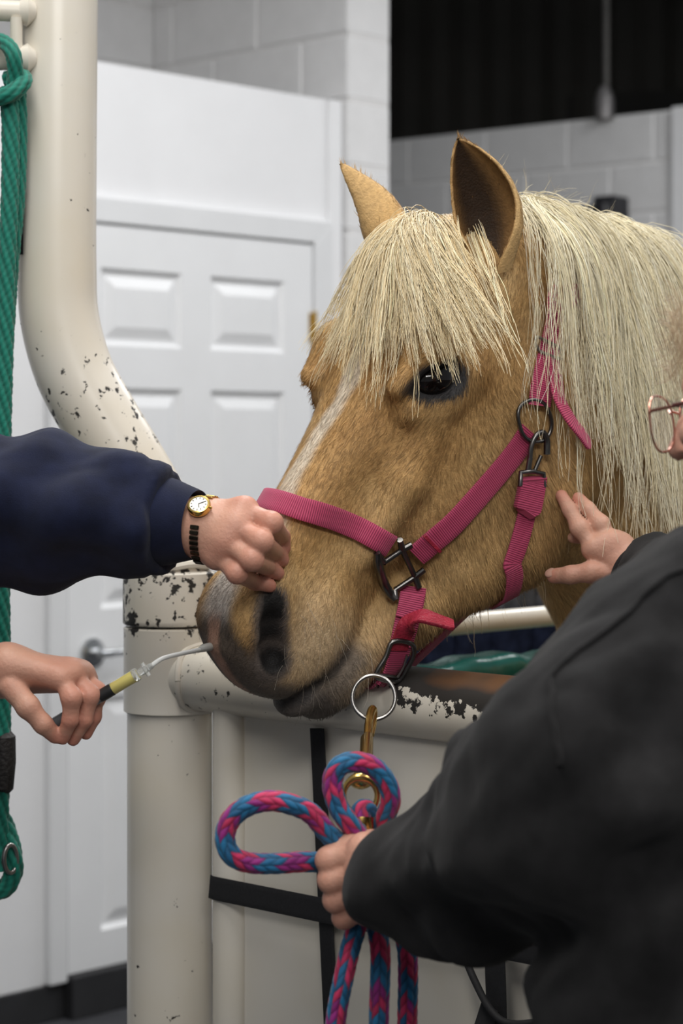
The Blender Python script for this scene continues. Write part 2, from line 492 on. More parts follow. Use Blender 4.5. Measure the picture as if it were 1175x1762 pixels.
# block walls: mortar core with the blocks proud of it
def block_mesh(L, Hh, T):
    bm = bmesh.new(); bmesh.ops.create_cube(bm, size=1.0)
    for q in bm.verts: q.co = Vector((q.co.x*L, q.co.y*T, q.co.z*Hh))
    bmesh.ops.bevel(bm, geom=bm.edges[:], offset=.006, segments=1, affect='EDGES')
    me = bpy.data.meshes.new('block'); bm.to_mesh(me); bm.free(); me.shade_smooth(); sharp(me, 25); return me
BLK = {}
def block_wall(name, M, length, ztop, nrow, T, firsts, bmat, mmat, zbase=0.0, maxcol=99):
    """M: frame at the near end, local x along the wall, y through it (0..T)"""
    core = MB().box((.006, .006, zbase), (length - .002, T - .006, ztop - .003), M).build(name, mmat, smooth=False); tag(core, kind='structure')
    for r in range(nrow):
        zc = ztop - .2032*(r + .5); s = 0.0; n = 0; L = firsts[r % 2]
        while s < length - .02 and n < maxcol:
            Lb = min(L, length - s)
            key = (round(Lb, 3), T, bmat.name)
            if key not in BLK: BLK[key] = block_mesh(Lb - .009, .2032 - .009, T); BLK[key].materials.append(bmat)
            o = bpy.data.objects.new('block', BLK[key]); COL.objects.link(o); o.parent = core
            o.matrix_basis = M @ Matrix.Translation((s + Lb/2, T/2, zc))
            s += Lb; L = .4064; n += 1
    return core
C = Vector((0.0223, 6.55, 0))
block_wall('wall_block', frame(C + D1*.193, D2) @ Matrix.Translation((0, 0, 0)), 0.916, 2.814 + .2032*4, 17, .193, (.2032, .4064), block_paint, mortar_paint, 0, 4)
cB = C + D2*.916 - D1*1.6
block_wall('wall_back', frame(cB, D1), 1.8, 2.814 + .2032*4, 7, .193, (.3, .4064), block_paint, mortar_paint)
fd_ = Vector((.79, -.613, 0)).normalized(); FO = Vector((0.229, 9.4, 0)) - fd_*.62
block_wall('wall_far', frame(FO, fd_), 2.02, 2.897, 7, .193, (.30, .5032), far_block_paint, far_mortar)
jb = FO + fd_*2.02
o = MB().box((0, -.03, 0), (.10, .22, 2.90), frame(jb, fd_)).build('trim_6', wall_paint, smooth=False, bevel=.004); tag(o, kind='structure')
o = MB().box((.10, .0, 0), (3.2, .16, 2.90), frame(jb, fd_)).build('wall_right', wall_paint, smooth=False); tag(o, kind='structure')

# dark roof space beyond the block wall
o = MB().box((-6, 4.0, 3.75), (3.0, 7.4, 3.85)).build('ceiling', wall_paint, smooth=False); tag(o, kind='structure')
back = empty('wall_roof', (2, 14.0, 0)); tag(back, kind='structure')
n_ = 60; v = []; f = []
for i in range(n_*2 + 1):
    x = -3 + i*.1; y = 14.0 - (.05 if (i//2) % 2 else 0.0)
    v += [(x, y, 0), (x, y, 7.5)]
for i in range(n_*2): f.append((2*i, 2*i+2, 2*i+3, 2*i+1))
link('corrugated_sheet', mesh_from(v, f), dark_metal_sheet, back, smooth=False)
for (zz, yy, hh) in ((3.55, 13.4, .30), (4.55, 13.2, .34), (5.35, 12.6, .30)):
    M = frame((-4.0, yy + 2.2, 0), (.96, -.28, 0))
    MB().box((0, 0, zz), (9, .2, zz + hh), M).build('roof_beam', dark_steel, back, smooth=False)
MB().box((-5, 7.6, 6.6), (7, 15, 6.7)).build('roof_deck', dark_steel, back, smooth=False)
MB().box((6.8, 7.6, 0), (7, 15, 6.6)).build('side_sheet', dark_metal_sheet, back, smooth=False)
MB().box((-5, 7.6, 0), (-4.8, 15, 6.6)).build('side_sheet', dark_metal_sheet, back, smooth=False)

# conduit rising from the far wall
cy = 8.72
con = empty('conduit', P(1040, 195, cy)); tag(con, 'thin grey conduit with a fitting rising above the far block wall', 'conduit')
grey_metal = mat('grey_metal', (.22, .21, .21), 0.5, metal=0.6, var=.15, scale=30)
dull_metal = mat('dull_metal', (.10, .095, .09), 0.6, metal=0.3, var=.15, scale=30)
pp = P(1043, 150, cy)
MB().tube([pp, Vector((pp.x, pp.y, 5.2))], .015, 12).build('pipe', dull_metal, con)
q0 = P(1040, 200, cy)
MB().tube([Vector((q0.x, q0.y, 2.88)), Vector((q0.x, q0.y, P(0, 172, cy).z)), Vector((q0.x, q0.y, P(0, 158, cy).z)), Vector((q0.x, q0.y, P(0, 148, cy).z))], [.040, .040, .030, .017], 18).build('fitting', grey_metal, con)

# black bracket on the far wall
br = empty('wall_bracket', P(1000, 385, 8.62)); tag(br, 'black bracket fixed on the grey block wall behind the mane', 'bracket')
bk = mat('black_plastic', (.018, .018, .022), 0.45)
a, b = P(945, 388, 8.68), P(1032, 374, 8.60)
MB().tube([a, (a+b)/2, b], [.045, .050, .058], 14).build('arm', bk, br)
MB().tube([P(1038, 398, 8.58), P(1040, 350, 8.58)], [.034, .028], 14).build('head', bk, br)
MB().box((-.05, -.01, -.09), (.05, .15, .09), Matrix.Translation(P(1040, 375, 8.62)) @ frame((0, 0), fd_)).build('mounting_plate', bk, br, smooth=False, bevel=.008)

# ------------------------------------------------------------------ steel stocks
def paint_mat(name, col, metal=(.022, .020, .018), rust=(.13, .058, .022)):
    m, N, L, b = nmat(name)
    tc = N.new('ShaderNodeTexCoord')
    at = N.new('ShaderNodeAttribute'); at.attribute_name = 'wear'
    n = N.new('ShaderNodeTexNoise'); n.inputs['Scale'].default_value = 66; n.inputs['Detail'].default_value = 5; n.inputs['Roughness'].default_value = .62
    L.new(tc.outputs['Object'], n.inputs['Vector'])
    add = N.new('ShaderNodeMath'); add.operation = 'ADD'; L.new(n.outputs['Fac'], add.inputs[0]); L.new(at.outputs['Fac'], add.inputs[1])
    r = N.new('ShaderNodeValToRGB'); r.color_ramp.elements[0].position = .735; r.color_ramp.elements[1].position = .755
    L.new(add.outputs[0], r.inputs['Fac'])
    n2 = N.new('ShaderNodeTexNoise'); n2.inputs['Scale'].default_value = 9; n2.inputs['Detail'].default_value = 6
    L.new(tc.outputs['Object'], n2.inputs['Vector'])
    at2 = N.new('ShaderNodeAttribute'); at2.attribute_name = 'rust'
    add2 = N.new('ShaderNodeMath'); add2.operation = 'ADD'; L.new(n2.outputs['Fac'], add2.inputs[0]); L.new(at2.outputs['Fac'], add2.inputs[1])
    r2 = N.new('ShaderNodeValToRGB'); r2.color_ramp.elements[0].position = .62; r2.color_ramp.elements[1].position = .95
    r2.color_ramp.elements[0].color = (*metal, 1); r2.color_ramp.elements[1].color = (*rust, 1)
    L.new(add2.outputs[0], r2.inputs['Fac'])
    # paint with faint yellowing
    n3 = N.new('ShaderNodeTexNoise'); n3.inputs['Scale'].default_value = 7; n3.inputs['Detail'].default_value = 4
    L.new(tc.outputs['Object'], n3.inputs['Vector'])
    r3 = N.new('ShaderNodeValToRGB'); r3.color_ramp.elements[0].position = .35; r3.color_ramp.elements[1].position = .75
    r3.color_ramp.elements[0].color = (*col, 1); r3.color_ramp.elements[1].color = (col[0]*.96, col[1]*.93, col[2]*.86, 1)
    L.new(n3.outputs['Fac'], r3.inputs['Fac'])
    mx = N.new('ShaderNodeMix'); mx.data_type = 'RGBA'
    L.new(r.outputs['Color'], mx.inputs[0]); L.new(r3.outputs['Color'], mx.inputs[6]); L.new(r2.outputs['Color'], mx.inputs[7])
    L.new(mx.outputs[2], b.inputs['Base Color'])
    rr = N.new('ShaderNodeMapRange'); rr.inputs[3].default_value = .28; rr.inputs[4].default_value = .55
    L.new(r.outputs['Color'], rr.inputs[0]); L.new(rr.outputs[0], b.inputs['Roughness'])
    inv = N.new('ShaderNodeMath'); inv.operation = 'SUBTRACT'; inv.inputs[0].default_value = 1; L.new(r.outputs['Color'], inv.inputs[1])
    bp = N.new('ShaderNodeBump'); bp.inputs['Strength'].default_value = .5; bp.inputs['Distance'].default_value = .0015
    L.new(inv.outputs[0], bp.inputs['Height']); L.new(bp.outputs['Normal'], b.inputs['Normal'])
    return m
cream = paint_mat('cream_paint', (.70, .665, .60))
PR = Vector((0.72, -0.694, 0)).normalized()             # along the front rail, coming towards the camera
PB = Vector((-0.2335, 2.90, 0))                         # post axis
TOC = Vector((-D1.x, -D1.y, 0))                         # out of the gate, towards the handlers
stocks = empty('stocks', PB); tag(stocks, 'cream painted steel stocks with chipped post and front rail', 'stocks')

def pipe(name, pts, r, n=48, wear=None, rust=None, parent=None, caps=True, mat_=None):
    v, f = sweep(pts, r, n, caps); me = mesh_from(v, f, name)
    A = np.array([list(p) for p in v])
    set_float(me, wear(A) if wear else np.zeros(len(A)), 'wear'); set_float(me, rust(A) if rust else np.zeros(len(A)), 'rust')
    o = link(name, me, mat_ or cream, parent or stocks); sharp(me); return o
def lin(a, b, n): return [Vector(a).lerp(Vector(b), i/n) for i in range(n + 1)]
def zpx(py, Y): return CAMZ - (py - HZ)*Y/FPX
def pbz(z): return Vector((PB.x, PB.y, z))

# upper bent tube
ctr = [(100, -160), (100, 0), (98, 300), (98, 460), (103, 550), (128, 640), (172, 722), (222, 805), (262, 878), (284, 935), (290, 985), (292, 1010)]
pth = catmull([P(x, y, 2.90) for x, y in ctr], 10)
pipe('bent_tube', pth, .0535, 56, lambda A: .05 + .095*sstep(1.74, 1.60, A[:, 2]) + .05*vnoise(A, 30, 4)*sstep(1.75, 1.5, A[:, 2]) + .06*sstep(1.46, 1.38, A[:, 2]))
# lower post and its two collars
pipe('post', lin(pbz(0), pbz(zpx(1080, 2.90)), 40), .0578, 56, lambda A: .03 + .04*sstep(1.0, .8, A[:, 2])*np.clip(vnoise(A, 9, 2), 0, 1) + .03*sstep(1.0, .8, A[:, 2]))
za, zb, zc, zd = zpx(985, 2.9), zpx(1073, 2.9), zpx(1077, 2.9), zpx(1224, 2.9)
pipe('collar', [pbz(za + .004), pbz(za + .002)] + lin(pbz(za), pbz(zb + .002), 14) + [pbz(zb)], [.052, .0605] + [.0635]*15 + [.062], 56, lambda A: .20 + .07*vnoise(A, 34, 8) + .06*sstep(zb + .02, zb, A[:, 2]))
pipe('collar', [pbz(zc)] + lin(pbz(zc - .002), pbz(zd + .002), 20) + [pbz(zd)], [.060] + [.0625]*21 + [.060], 56, lambda A: .05 + .12*sstep(zc - .03, zc, A[:, 2]) + .05*sstep(.03, .0, np.abs(A[:, 2] - zc + .03))*np.clip(vnoise(A, 40, 3), 0, 1))
pipe('weld_bead', [pbz(za + .012) + Vector((0, 0, .002*math.sin(k*1.3))) + Vector((.054*math.cos(k*PI/12), .054*math.sin(k*PI/12), 0)) for k in range(25)], .006, 8, lambda A: .06 + .1*vnoise(A, 60, 1))

# front rail
RZ = 1.231
def rail(s, dz=0.0, out=0.0): return PB + PR*s + TOC*out + Vector((0, 0, RZ + dz))
def rail_wear(A):
    s = (A[:, 0] - PB.x)*PR.x + (A[:, 1] - PB.y)*PR.y; dz = A[:, 2] - RZ
    out = (A[:, 0] - PB.x)*TOC.x + (A[:, 1] - PB.y)*TOC.y
    ang = np.degrees(np.arctan2(dz, out))                # 0 faces the handlers, 90 = top
    lim = np.interp(s, [0, .36, .42, .46, .52, .60, .66, .8, 1.3], [140, 120, 62, 24, 14, 10, 16, 30, 40])
    w = .24*sstep(-2, 22, ang - lim)*sstep(170, 150, ang) + .20*sstep(-46, -6, ang - lim)*sstep(.30, .40, s)
    w += .07*sstep(.30, .05, s) + .05
    return w
def rail_rust(A):
    dz = A[:, 2] - RZ; s = (A[:, 0] - PB.x)*PR.x + (A[:, 1] - PB.y)*PR.y
    return .42*sstep(.016, .034, dz)*sstep(.43, .50, s) - .1
pipe('front_rail', lin(rail(.045), rail(1.10), 160), .0430, 96, rail_wear, rail_rust)
wb = [rail(.062 + .004*math.cos(3*a)) + TOC*.0440*math.cos(a) + Vector((0, 0, .0440*math.sin(a))) for a in [2*PI*k/40 for k in range(41)]]
pipe('weld_bead', wb, .0045, 8, lambda A: .02 + 0*A[:, 0])
# upright tube and sheet panel of the gate
sp = PB + PR*.122
pipe('gate_tube', lin(Vector((sp.x, sp.y, .05)), Vector((sp.x, sp.y, RZ - .02)), 20), .0245, 32, lambda A: .01 + .02*sstep(.8, .5, A[:, 2]))
pm = frame(PB + PR*.152, PR)
v = []
mbp = MB().box((0, -.004, .05), (.93, .004, RZ - .03), pm); me = mbp.mesh()
A = np.array([list(p.co) for p in me.vertices]); set_float(me, np.zeros(len(A)), 'wear'); set_float(me, np.zeros(len(A)), 'rust')
link('gate_panel', me, cream, stocks, smooth=False)
rp = PB + PR*1.12
pipe('post', lin(Vector((rp.x, rp.y, 0)), Vector((rp.x, rp.y, 1.40)), 10), .0578, 40)
# far side rail with its green pad
sr = lambda s, z: PB + D1*s + Vector((0, 0, z))
pipe('side_rail', lin(sr(.05, 1.264), sr(1.9, 1.264), 30), .0170, 24)
rp2 = sr(1.92, 0); pipe('post', lin(rp2, rp2 + Vector((0, 0, 1.40)), 6), .0578, 32)
vinyl = mat('green_vinyl', (.006, .085, .070), 0.26, var=.25, scale=16, bump=0.35, bscale=22)
PFm = Field((-.3, 2.8, .78), (.95, 4.1, 1.30), .010)
padc = sr(.85, 1.045); PMx = np.array([list(D1), list(D2), [0, 0, 1]])
def padfn(X, Y, Z):
    x, y, z = X - padc.x, Y - padc.y, Z - padc.z
    a = D1.x*x + D1.y*y + 0*z; b_ = D2.x*x + D2.y*y + 0*z; c_ = z + 0*x + 0*y
    puff = .0035*np.sin(a*23 + 1.2*np.sin(c_*20)) + .0018*np.sin(a*61 + c_*25)
    hx, hy, hz = .66, .018, .165
    r = .020
    qx, qy, qz = np.abs(a) - hx + r, np.abs(b_) - hy - puff*0 + r*0, np.abs(c_ - .3*puff) - hz + r
    return np.sqrt(np.maximum(qx, 0)**2 + np.maximum(qy, 0)**2 + np.maximum(qz, 0)**2) - r - puff
PFm.apply(padfn, (-.3, 2.8, .78), (.95, 4.1, 1.30), 0)
pv, pq = PFm.surface(); pad = link('side_pad', mesh_np(smooth_mesh(pv, pq, 2), pq), vinyl, stocks)
pad['label'] = 'green vinyl pad under the side rail'
# rope bracket welded to the upper tube
for (a, b_) in (((-140, 12), (44, 20)), ((-140, 108), (44, 101))):
    p0, p1 = P(a[0], a[1], 2.82), P(b_[0], b_[1], 2.855)
    pipe('tie_rod', lin(p0, p1, 8), .0145, 20)
    # weld at the tube
    wv = [p1 + Vector((.004*math.sin(k*2.1), 0, 0)) + Vector((.001*k, -.0, 0)) for k in range(3)]
    pipe('weld', [p1 + Vector((-.006, 0, 0)), p1 + Vector((.002, 0, 0)), p1 + Vector((.010, .004, 0))], [.0165, .0205, .013], 16)
pipe('tie_rod_upright', lin(P(28, 30, 2.845), P(28, 100, 2.85), 4), .0085, 14)

# black webbing straps on the gate
web = mat('black_webbing', (.010, .010, .012), 0.75, var=.3, scale=300)
def webbing(name, pts, nr, w, t=.002):
    v, f = strap(pts, nr, w, t); return MB().add(v, f).build(name, web)
so = .027
s1 = webbing('webbing_strap', [rail(.110, -.268, so), rail(.118, -.269, so + .001), rail(.30, -.268, so + .001), rail(.55, -.266, so), rail(.85, -.262, so), rail(1.09, -.26, so)], [TOC]*6, .031)
tag(s1, 'black webbing strap running across the cream gate panel', 'strap')
s2 = webbing('webbing_strap', [rail(.293, -.045, .012), rail(.297, -.10, .012), rail(.312, -.24, .018), rail(.320, -.45, .012), rail(.325, -.75, .012), rail(.33, -1.1, .012)], [TOC]*6, .0245)
tag(s2, 'black webbing strap hanging down the gate under the muzzle', 'strap')
s3 = webbing('webbing_strap', [rail(.60, -.02, .046), rail(.60, -.25, .033), rail(.603, -.33, .032), rail(.604, -.5, .030), rail(.604, -.9, .030)], [TOC]*5, .030)
tag(s3, 'black webbing strap hanging beside the black sweatshirt', 'strap')
lp = catmull([rail(.600, -.335, .040), rail(.592, -.37, .048), rail(.578, -.41, .055), rail(.565, -.47, .055), rail(.56, -.60, .05)], 6)
s4 = webbing('webbing_strap', lp, [TOC]*len(lp), .026); tag(s4, 'loose end of black webbing curling beside the gate strap', 'strap')
cd = catmull([rail(.553, -.275, .036), rail(.58, -.305, .045), rail(.61, -.335, .05), rail(.64, -.345, .05), rail(.70, -.33, .045)], 6)
s5 = MB().tube(cd, .0045, 10).build('cord', web); tag(s5, 'thin black cord slung across the gate by the sweatshirt hem', 'cord')

# dark cloth hanging beyond the side rail, seen under the jaw
cl = catmull([P(690, 960, 4.1), P(770, 955, 4.15), P(860, 965, 4.2), P(960, 958, 4.28), P(1060, 960, 4.35)], 10)
v = []; f = []; K = 26
for i, p in enumerate(cl):
    for k in range(K):
        t = k/(K-1); fold = .018*math.sin(i*.9 + 1.5*math.sin(t*4)) + .008*math.sin(i*2.3 + t*7)
        v.append(p + TOC*fold + Vector((0, 0, -t*.62 + .04)))
for i in range(len(cl)-1):
    for k in range(K-1): f.append((i*K+k, (i+1)*K+k, (i+1)*K+k+1, i*K+k+1))
me = mesh_from(v, f, 'cloth'); Z = np.array([p.z for p in v])
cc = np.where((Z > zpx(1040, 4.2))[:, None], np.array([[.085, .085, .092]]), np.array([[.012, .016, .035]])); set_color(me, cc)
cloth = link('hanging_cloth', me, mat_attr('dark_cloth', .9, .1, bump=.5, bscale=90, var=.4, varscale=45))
sm = cloth.modifiers.new('thickness', 'SOLIDIFY'); sm.thickness = .006
tag(cloth, 'dark grey and navy cloth hanging beyond the side rail under the jaw', 'cloth')
pipe('side_rail', lin(sr(.9, 0) + D2*.62 + Vector((0,0,1.36)), sr(2.0, 0) + D2*.0 + Vector((0,0,1.36)), 4), .012, 12)

# ------------------------------------------------------------------ horse
HX = np.array([-0.694, -0.72, 0.0])                    # the way the horse faces
HO = np.array(P(768, 388, 2.62))                       # poll
roll = math.radians(6)
HF_ = np.array([-0.79, -0.613, 0.0])                   # the way the face points
HS = np.array([0.613*math.cos(roll), -0.79*math.cos(roll), -math.sin(roll)])   # towards its left side
ca, sa = 0.56, 0.828
HA = HF_*ca + np.array([0, 0, -sa]); HA = HA - HS*HA.dot(HS); HA /= np.linalg.norm(HA)   # poll to muzzle
HN = np.cross(HA, HS); HN /= np.linalg.norm(HN)
if HN.dot(HX) < 0: HN = -HN                             # out of the forehead
HM = np.stack([HA, HS, HN])
def H(u, v, w): return HO + HA*u + HS*v + HN*w
def toH(p): return (np.asarray(p) - HO) @ HM.T
NS = np.array([0.72, -0.694, 0.0])
def NK(q, v, z): return HO + HX*q + NS*v + np.array([0, 0, z - HO[2]])   # q forward of poll, z height

def loft_field(F, stations, k):
    S = np.array(stations, float)
    su = S[:, 0]
    lo = np.min([H(u, v, w) for u in (su[0], su[-1]) for v in (-.13, .13) for w in (-.3, .05)], 0)
    hi = np.max([H(u, v, w) for u in (su[0], su[-1]) for v in (-.13, .13) for w in (-.3, .05)], 0)
    fine = np.linspace(su[0], su[-1], 400)
    def cub(col):
        # smooth interpolation of the stations
        y = np.interp(fine, su, S[:, col]); ker = np.hanning(25); ker /= ker.sum()
        return np.convolve(np.pad(y, 12, mode='edge'), ker, 'valid')
    D, V_, W = cub(1), cub(2), cub(3); PX = cub(4)
    def fn(X, Y, Z):
        x, y, z = X - HO[0], Y - HO[1], Z - HO[2]
        u = HA[0]*x + HA[1]*y + HA[2]*z; v = HS[0]*x + HS[1]*y + HS[2]*z; w = HN[0]*x + HN[1]*y + HN[2]*z
        uc = np.clip(u, su[0], su[-1]); i = (uc - su[0])/(su[-1]-su[0])*399
        g = lambda A: np.interp(i.ravel(), np.arange(400), A).reshape(i.shape)
        d, ve, hw, p = g(D), g(V_), g(W), g(PX)
        c = (d + ve)/2; hh = (d - ve)/2
        # narrower towards the jaw
        tw = np.clip((w - ve)/(d - ve + 1e-6), 0, 1)
        hw2 = hw*(0.72 + 0.28*np.minimum(1, tw*1.7))
        r = (np.abs(v/hw2)**p + np.abs((w - c)/hh)**p)**(1/p)
        dd = (r - 1)*np.minimum(hw2, hh)*0.95
        out = np.abs(u - uc)
        return np.where(out > 0, np.sqrt(np.maximum(dd, 0)**2 + out**2), dd)
    F.apply(fn, lo, hi, k)

HF = Field((-0.36, 2.22, 1.02), (0.80, 3.32, 1.98), 0.0045)
loft_field(HF, [
    # u, dorsal, ventral, half width, exponent
    (-0.04, -0.030, -0.16, 0.058, 2.0), (0.0, -0.004, -0.20, 0.068, 2.0), (0.06, 0.022, -0.23, 0.086, 2.2), (0.12, 0.024, -0.25, 0.094, 2.4),
    (0.18, 0.018, -0.26, 0.097, 2.5), (0.24, 0.010, -0.25, 0.092, 2.4), (0.30, 0.004, -0.235, 0.078, 2.3),
    (0.37, 0.000, -0.22, 0.066, 2.3), (0.44, 0.000, -0.205, 0.060, 2.3), (0.49, 0.000, -0.185, 0.058, 2.2),
    (0.53, -0.002, -0.165, 0.056, 2.1), (0.565, -0.014, -0.150, 0.050, 2.0), (0.59, -0.035, -0.135, 0.040, 2.0)], 0.01)
EAX = -0.765*HA - 0.643*HN; EAY = np.cross(HS, EAX)      # along the eye slit, across it
EYC = H(.196, .100, -.036)
for sg in (1, -1):
    # jaw, cheek, cheek ridge, brow
    HF.chain([H(.10, sg*.058, -.22), H(.19, sg*.064, -.285), H(.27, sg*.060, -.290), H(.34, sg*.050, -.255), H(.42, sg*.036, -.222), H(.53, sg*.020, -.190)], [.048, .056, .053, .042, .034, .034], 0.035)
    HF.ellipsoid(H(.235, sg*.060, -.200), (.14, .045, .125), HM, 0.03)
    HF.chain([H(.24, sg*.086, -.072), H(.31, sg*.076, -.092), H(.40, sg*.060, -.110)], [.012, .011, .005], 0.03)
    HF.chain([H(.125, sg*.084, -.036), H(.175, sg*.093, -.012), H(.235, sg*.086, .000)], [.012, .0165, .010], 0.035)
    HF.chain([H(.16, sg*.090, -.078), H(.205, sg*.091, -.064), H(.245, sg*.086, -.036)], [.010, .012, .009], 0.03)
    HF.ellipsoid(H(.100, sg*.094, -.060), (.030, .016, .030), HM, 0.035, True)     # hollow above the eye
    HF.ellipsoid(H(.43, sg*.070, -.055), (.08, .012, .022), HM, 0.035, True)       # hollow along the nose
    # muzzle
    HF.ellipsoid(H(.535, sg*.034, -.042), (.050, .028, .038), HM, 0.025)
    HF.ellipsoid(H(.562, sg*.023, -.100), (.040, .034, .046), HM, 0.02)
    HF.ellipsoid(H(.510, sg*.040, -.120), (.055, .024, .038), HM, 0.025)
HF.ellipsoid(H(.575, 0, -.088), (.034, .046, .058), HM, 0.02)
HF.ellipsoid(H(.540, 0, -.195), (.052, .038, .034), HM, 0.02)                      # chin
HF.ellipsoid(H(.578, 0, -.168), (.028, .036, .018), HM, 0.012)                     # lower lip
# neck
HF.chain([NK(-.01, 0, 1.735), NK(-.14, 0, 1.735), NK(-.30, 0, 1.72), NK(-.60, 0, 1.67)], [.070, .080, .080, .085], 0.06)
HF.chain([NK(-.12, 0, 1.60), NK(-.24, 0, 1.60), NK(-.40, 0, 1.55), NK(-.70, 0, 1.45)], [.095, .115, .135, .16], 0.06)
HF.chain([NK(-.24, 0, 1.48), NK(-.34, 0, 1.41), NK(-.47, 0, 1.24), NK(-.55, 0, 1.05)], [.085, .105, .135, .16], 0.05)
HF.chain([NK(-.44, 0, 1.40), NK(-.68, 0, 1.25)], [.13, .18], 0.05)
for sg in (1, -1):
    # nostril, mouth line, eye socket
    HF.chain([H(.520, sg*.068, -.024), H(.543, sg*.064, -.040), H(.566, sg*.057, -.064), H(.572, sg*.052, -.074)], [.006, .014, .0165, .012], 0.008, True)
    HF.chain([H(.482, sg*.064, -.158), H(.52, sg*.060, -.166), H(.556, sg*.054, -.160), H(.585, sg*.040, -.154), H(.602, sg*.020, -.150), H(.610, 0, -.148)], [.0055, .0075, .007, .0065, .005, .005], 0.005, True)
    c = EYC if sg > 0 else EYC - HS*.2
    HF.ellipsoid(c + HS*sg*.010, (.034, .0168, .022), np.stack([EAX, EAY, HS]), 0.008, True)
HV, HQ = HF.surface()
HV = smooth_mesh(HV, HQ, 3)

def ear_shell(base, mid, tip, opening, width, prof=(.45, .66, .94, 1.0, .93, .74, .46, .22, .03), n=22, m=18):
    """leaf shaped cup of an ear: outer and inner skin, curved along base-mid-tip"""
    ax = catmull([base, mid, tip], n//2); n = len(ax) - 1
    V = []; inner = []; deep = []
    o = Vector(opening)
    for layer in (0, 1):
        for i in range(n + 1):
            t = i/n; T = (ax[min(i+1, n)] - ax[max(i-1, 0)]).normalized()
            oo = (o - T*o.dot(T)).normalized(); xx = T.cross(oo)
            a = width*float(np.interp(t, [0, .12, .3, .45, .6, .75, .88, .96, 1], prof))
            b = a*(0.85 - 0.30*t)
            phm = math.radians(float(np.interp(t, [0, .2, .5, 1], [165, 132, 108, 95])))
            th = 0.0035*layer
            for k in range(m + 1):
                ph = -phm + 2*phm*k/m
                V.append(ax[i] + xx*(a - th)*math.sin(ph) - oo*(b - th)*math.cos(ph) + oo*b*0.25)
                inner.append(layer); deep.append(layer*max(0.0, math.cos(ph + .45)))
    F = []; W = m + 1; L = (n + 1)*W
    for i in range(n):
        for k in range(m):
            q = (i*W+k, i*W+k+1, (i+1)*W+k+1, (i+1)*W+k)
            F.append(q); F.append(tuple(L + j for j in reversed(q)))
        F.append((i*W, (i+1)*W, L+(i+1)*W, L+i*W)); F.append((i*W+m, L+i*W+m, L+(i+1)*W+m, (i+1)*W+m))
    for k in range(m): F.append((n*W+k, n*W+k+1, L+n*W+k+1, L+n*W+k))
    return np.array([list(v) for v in V]), np.array(F), np.array(inner), np.array(deep)

eY = float(H(.02, .055, -.04)[1]); eYf = float(H(.03, -.055, .03)[1])
EN = ear_shell(P(853, 470, eY - .030), P(838, 352, eY - .038), P(788, 238, eY - .048), (-0.30, -0.95, 0.0), 0.0425)
EF = ear_shell(P(684, 420, eYf), P(648, 352, eYf - .01), P(586, 281, eYf - .02), (-0.72, 0.50, 0.30), 0.034, (.95, 1.0, .98, .88, .70, .48, .28, .15, .03))
TF = Field((.15, 2.2, 0.0), (2.6, 5.4, 1.85), .016)
TF.chain([NK(-.50, 0, 1.40), NK(-.72, 0, 1.28), NK(-1.10, 0, 1.16), NK(-1.60, 0, 1.15), NK(-2.05, 0, 1.20)], [.13, .21, .25, .26, .24], .08)
TF.ellipsoid(NK(-.62, 0, 1.08), (.17, .22, .24), np.stack([HX, NS, [0, 0, 1.]]), .06)
TF.chain([NK(-2.2, 0, 1.25), NK(-2.32, 0, 1.0), NK(-2.34, 0, .7)], [.05, .045, .03], .03)
for sg in (1, -1):
    TF.chain([NK(-.70, sg*.12, 1.05), NK(-.69, sg*.12, .80), NK(-.70, sg*.11, .45), NK(-.70, sg*.11, .40), NK(-.71, sg*.11, .14), NK(-.67, sg*.11, .06)], [.10, .075, .040, .045, .034, .045], .03)
    TF.chain([NK(-2.00, sg*.12, 1.05), NK(-1.90, sg*.12, .80), NK(-2.10, sg*.12, .52), NK(-2.08, sg*.12, .18), NK(-2.04, sg*.12, .06)], [.17, .11, .055, .038, .048], .03)
TV, TQ = TF.surface(); TV = smooth_mesh(TV, TQ, 3)
SRC = np.concatenate([np.zeros(len(HV)), np.where(EN[2] == 1, 2, 1), np.where(EF[2] == 1, 2, 1), np.zeros(len(TV))])
BQ = np.concatenate([HQ, EN[1] + len(HV), EF[1] + len(HV) + len(EN[0]), TQ + len(HV) + len(EN[0]) + len(EF[0])])
BV = np.concatenate([HV, EN[0], EF[0], TV])

def nostril_dist(q):
    d = np.full(len(q), 9.0)
    for sg in (1, -1):
        NC = [np.array([a, sg*b, e]) for a, b, e in ((.520, .066, -.024), (.543, .062, -.040), (.566, .055, -.064), (.574, .050, -.076))]
        for i in range(3):
            for t in (0, .25, .5, .75, 1): d = np.minimum(d, np.linalg.norm(q - (NC[i]*(1-t) + NC[i+1]*t), axis=1))
    return d
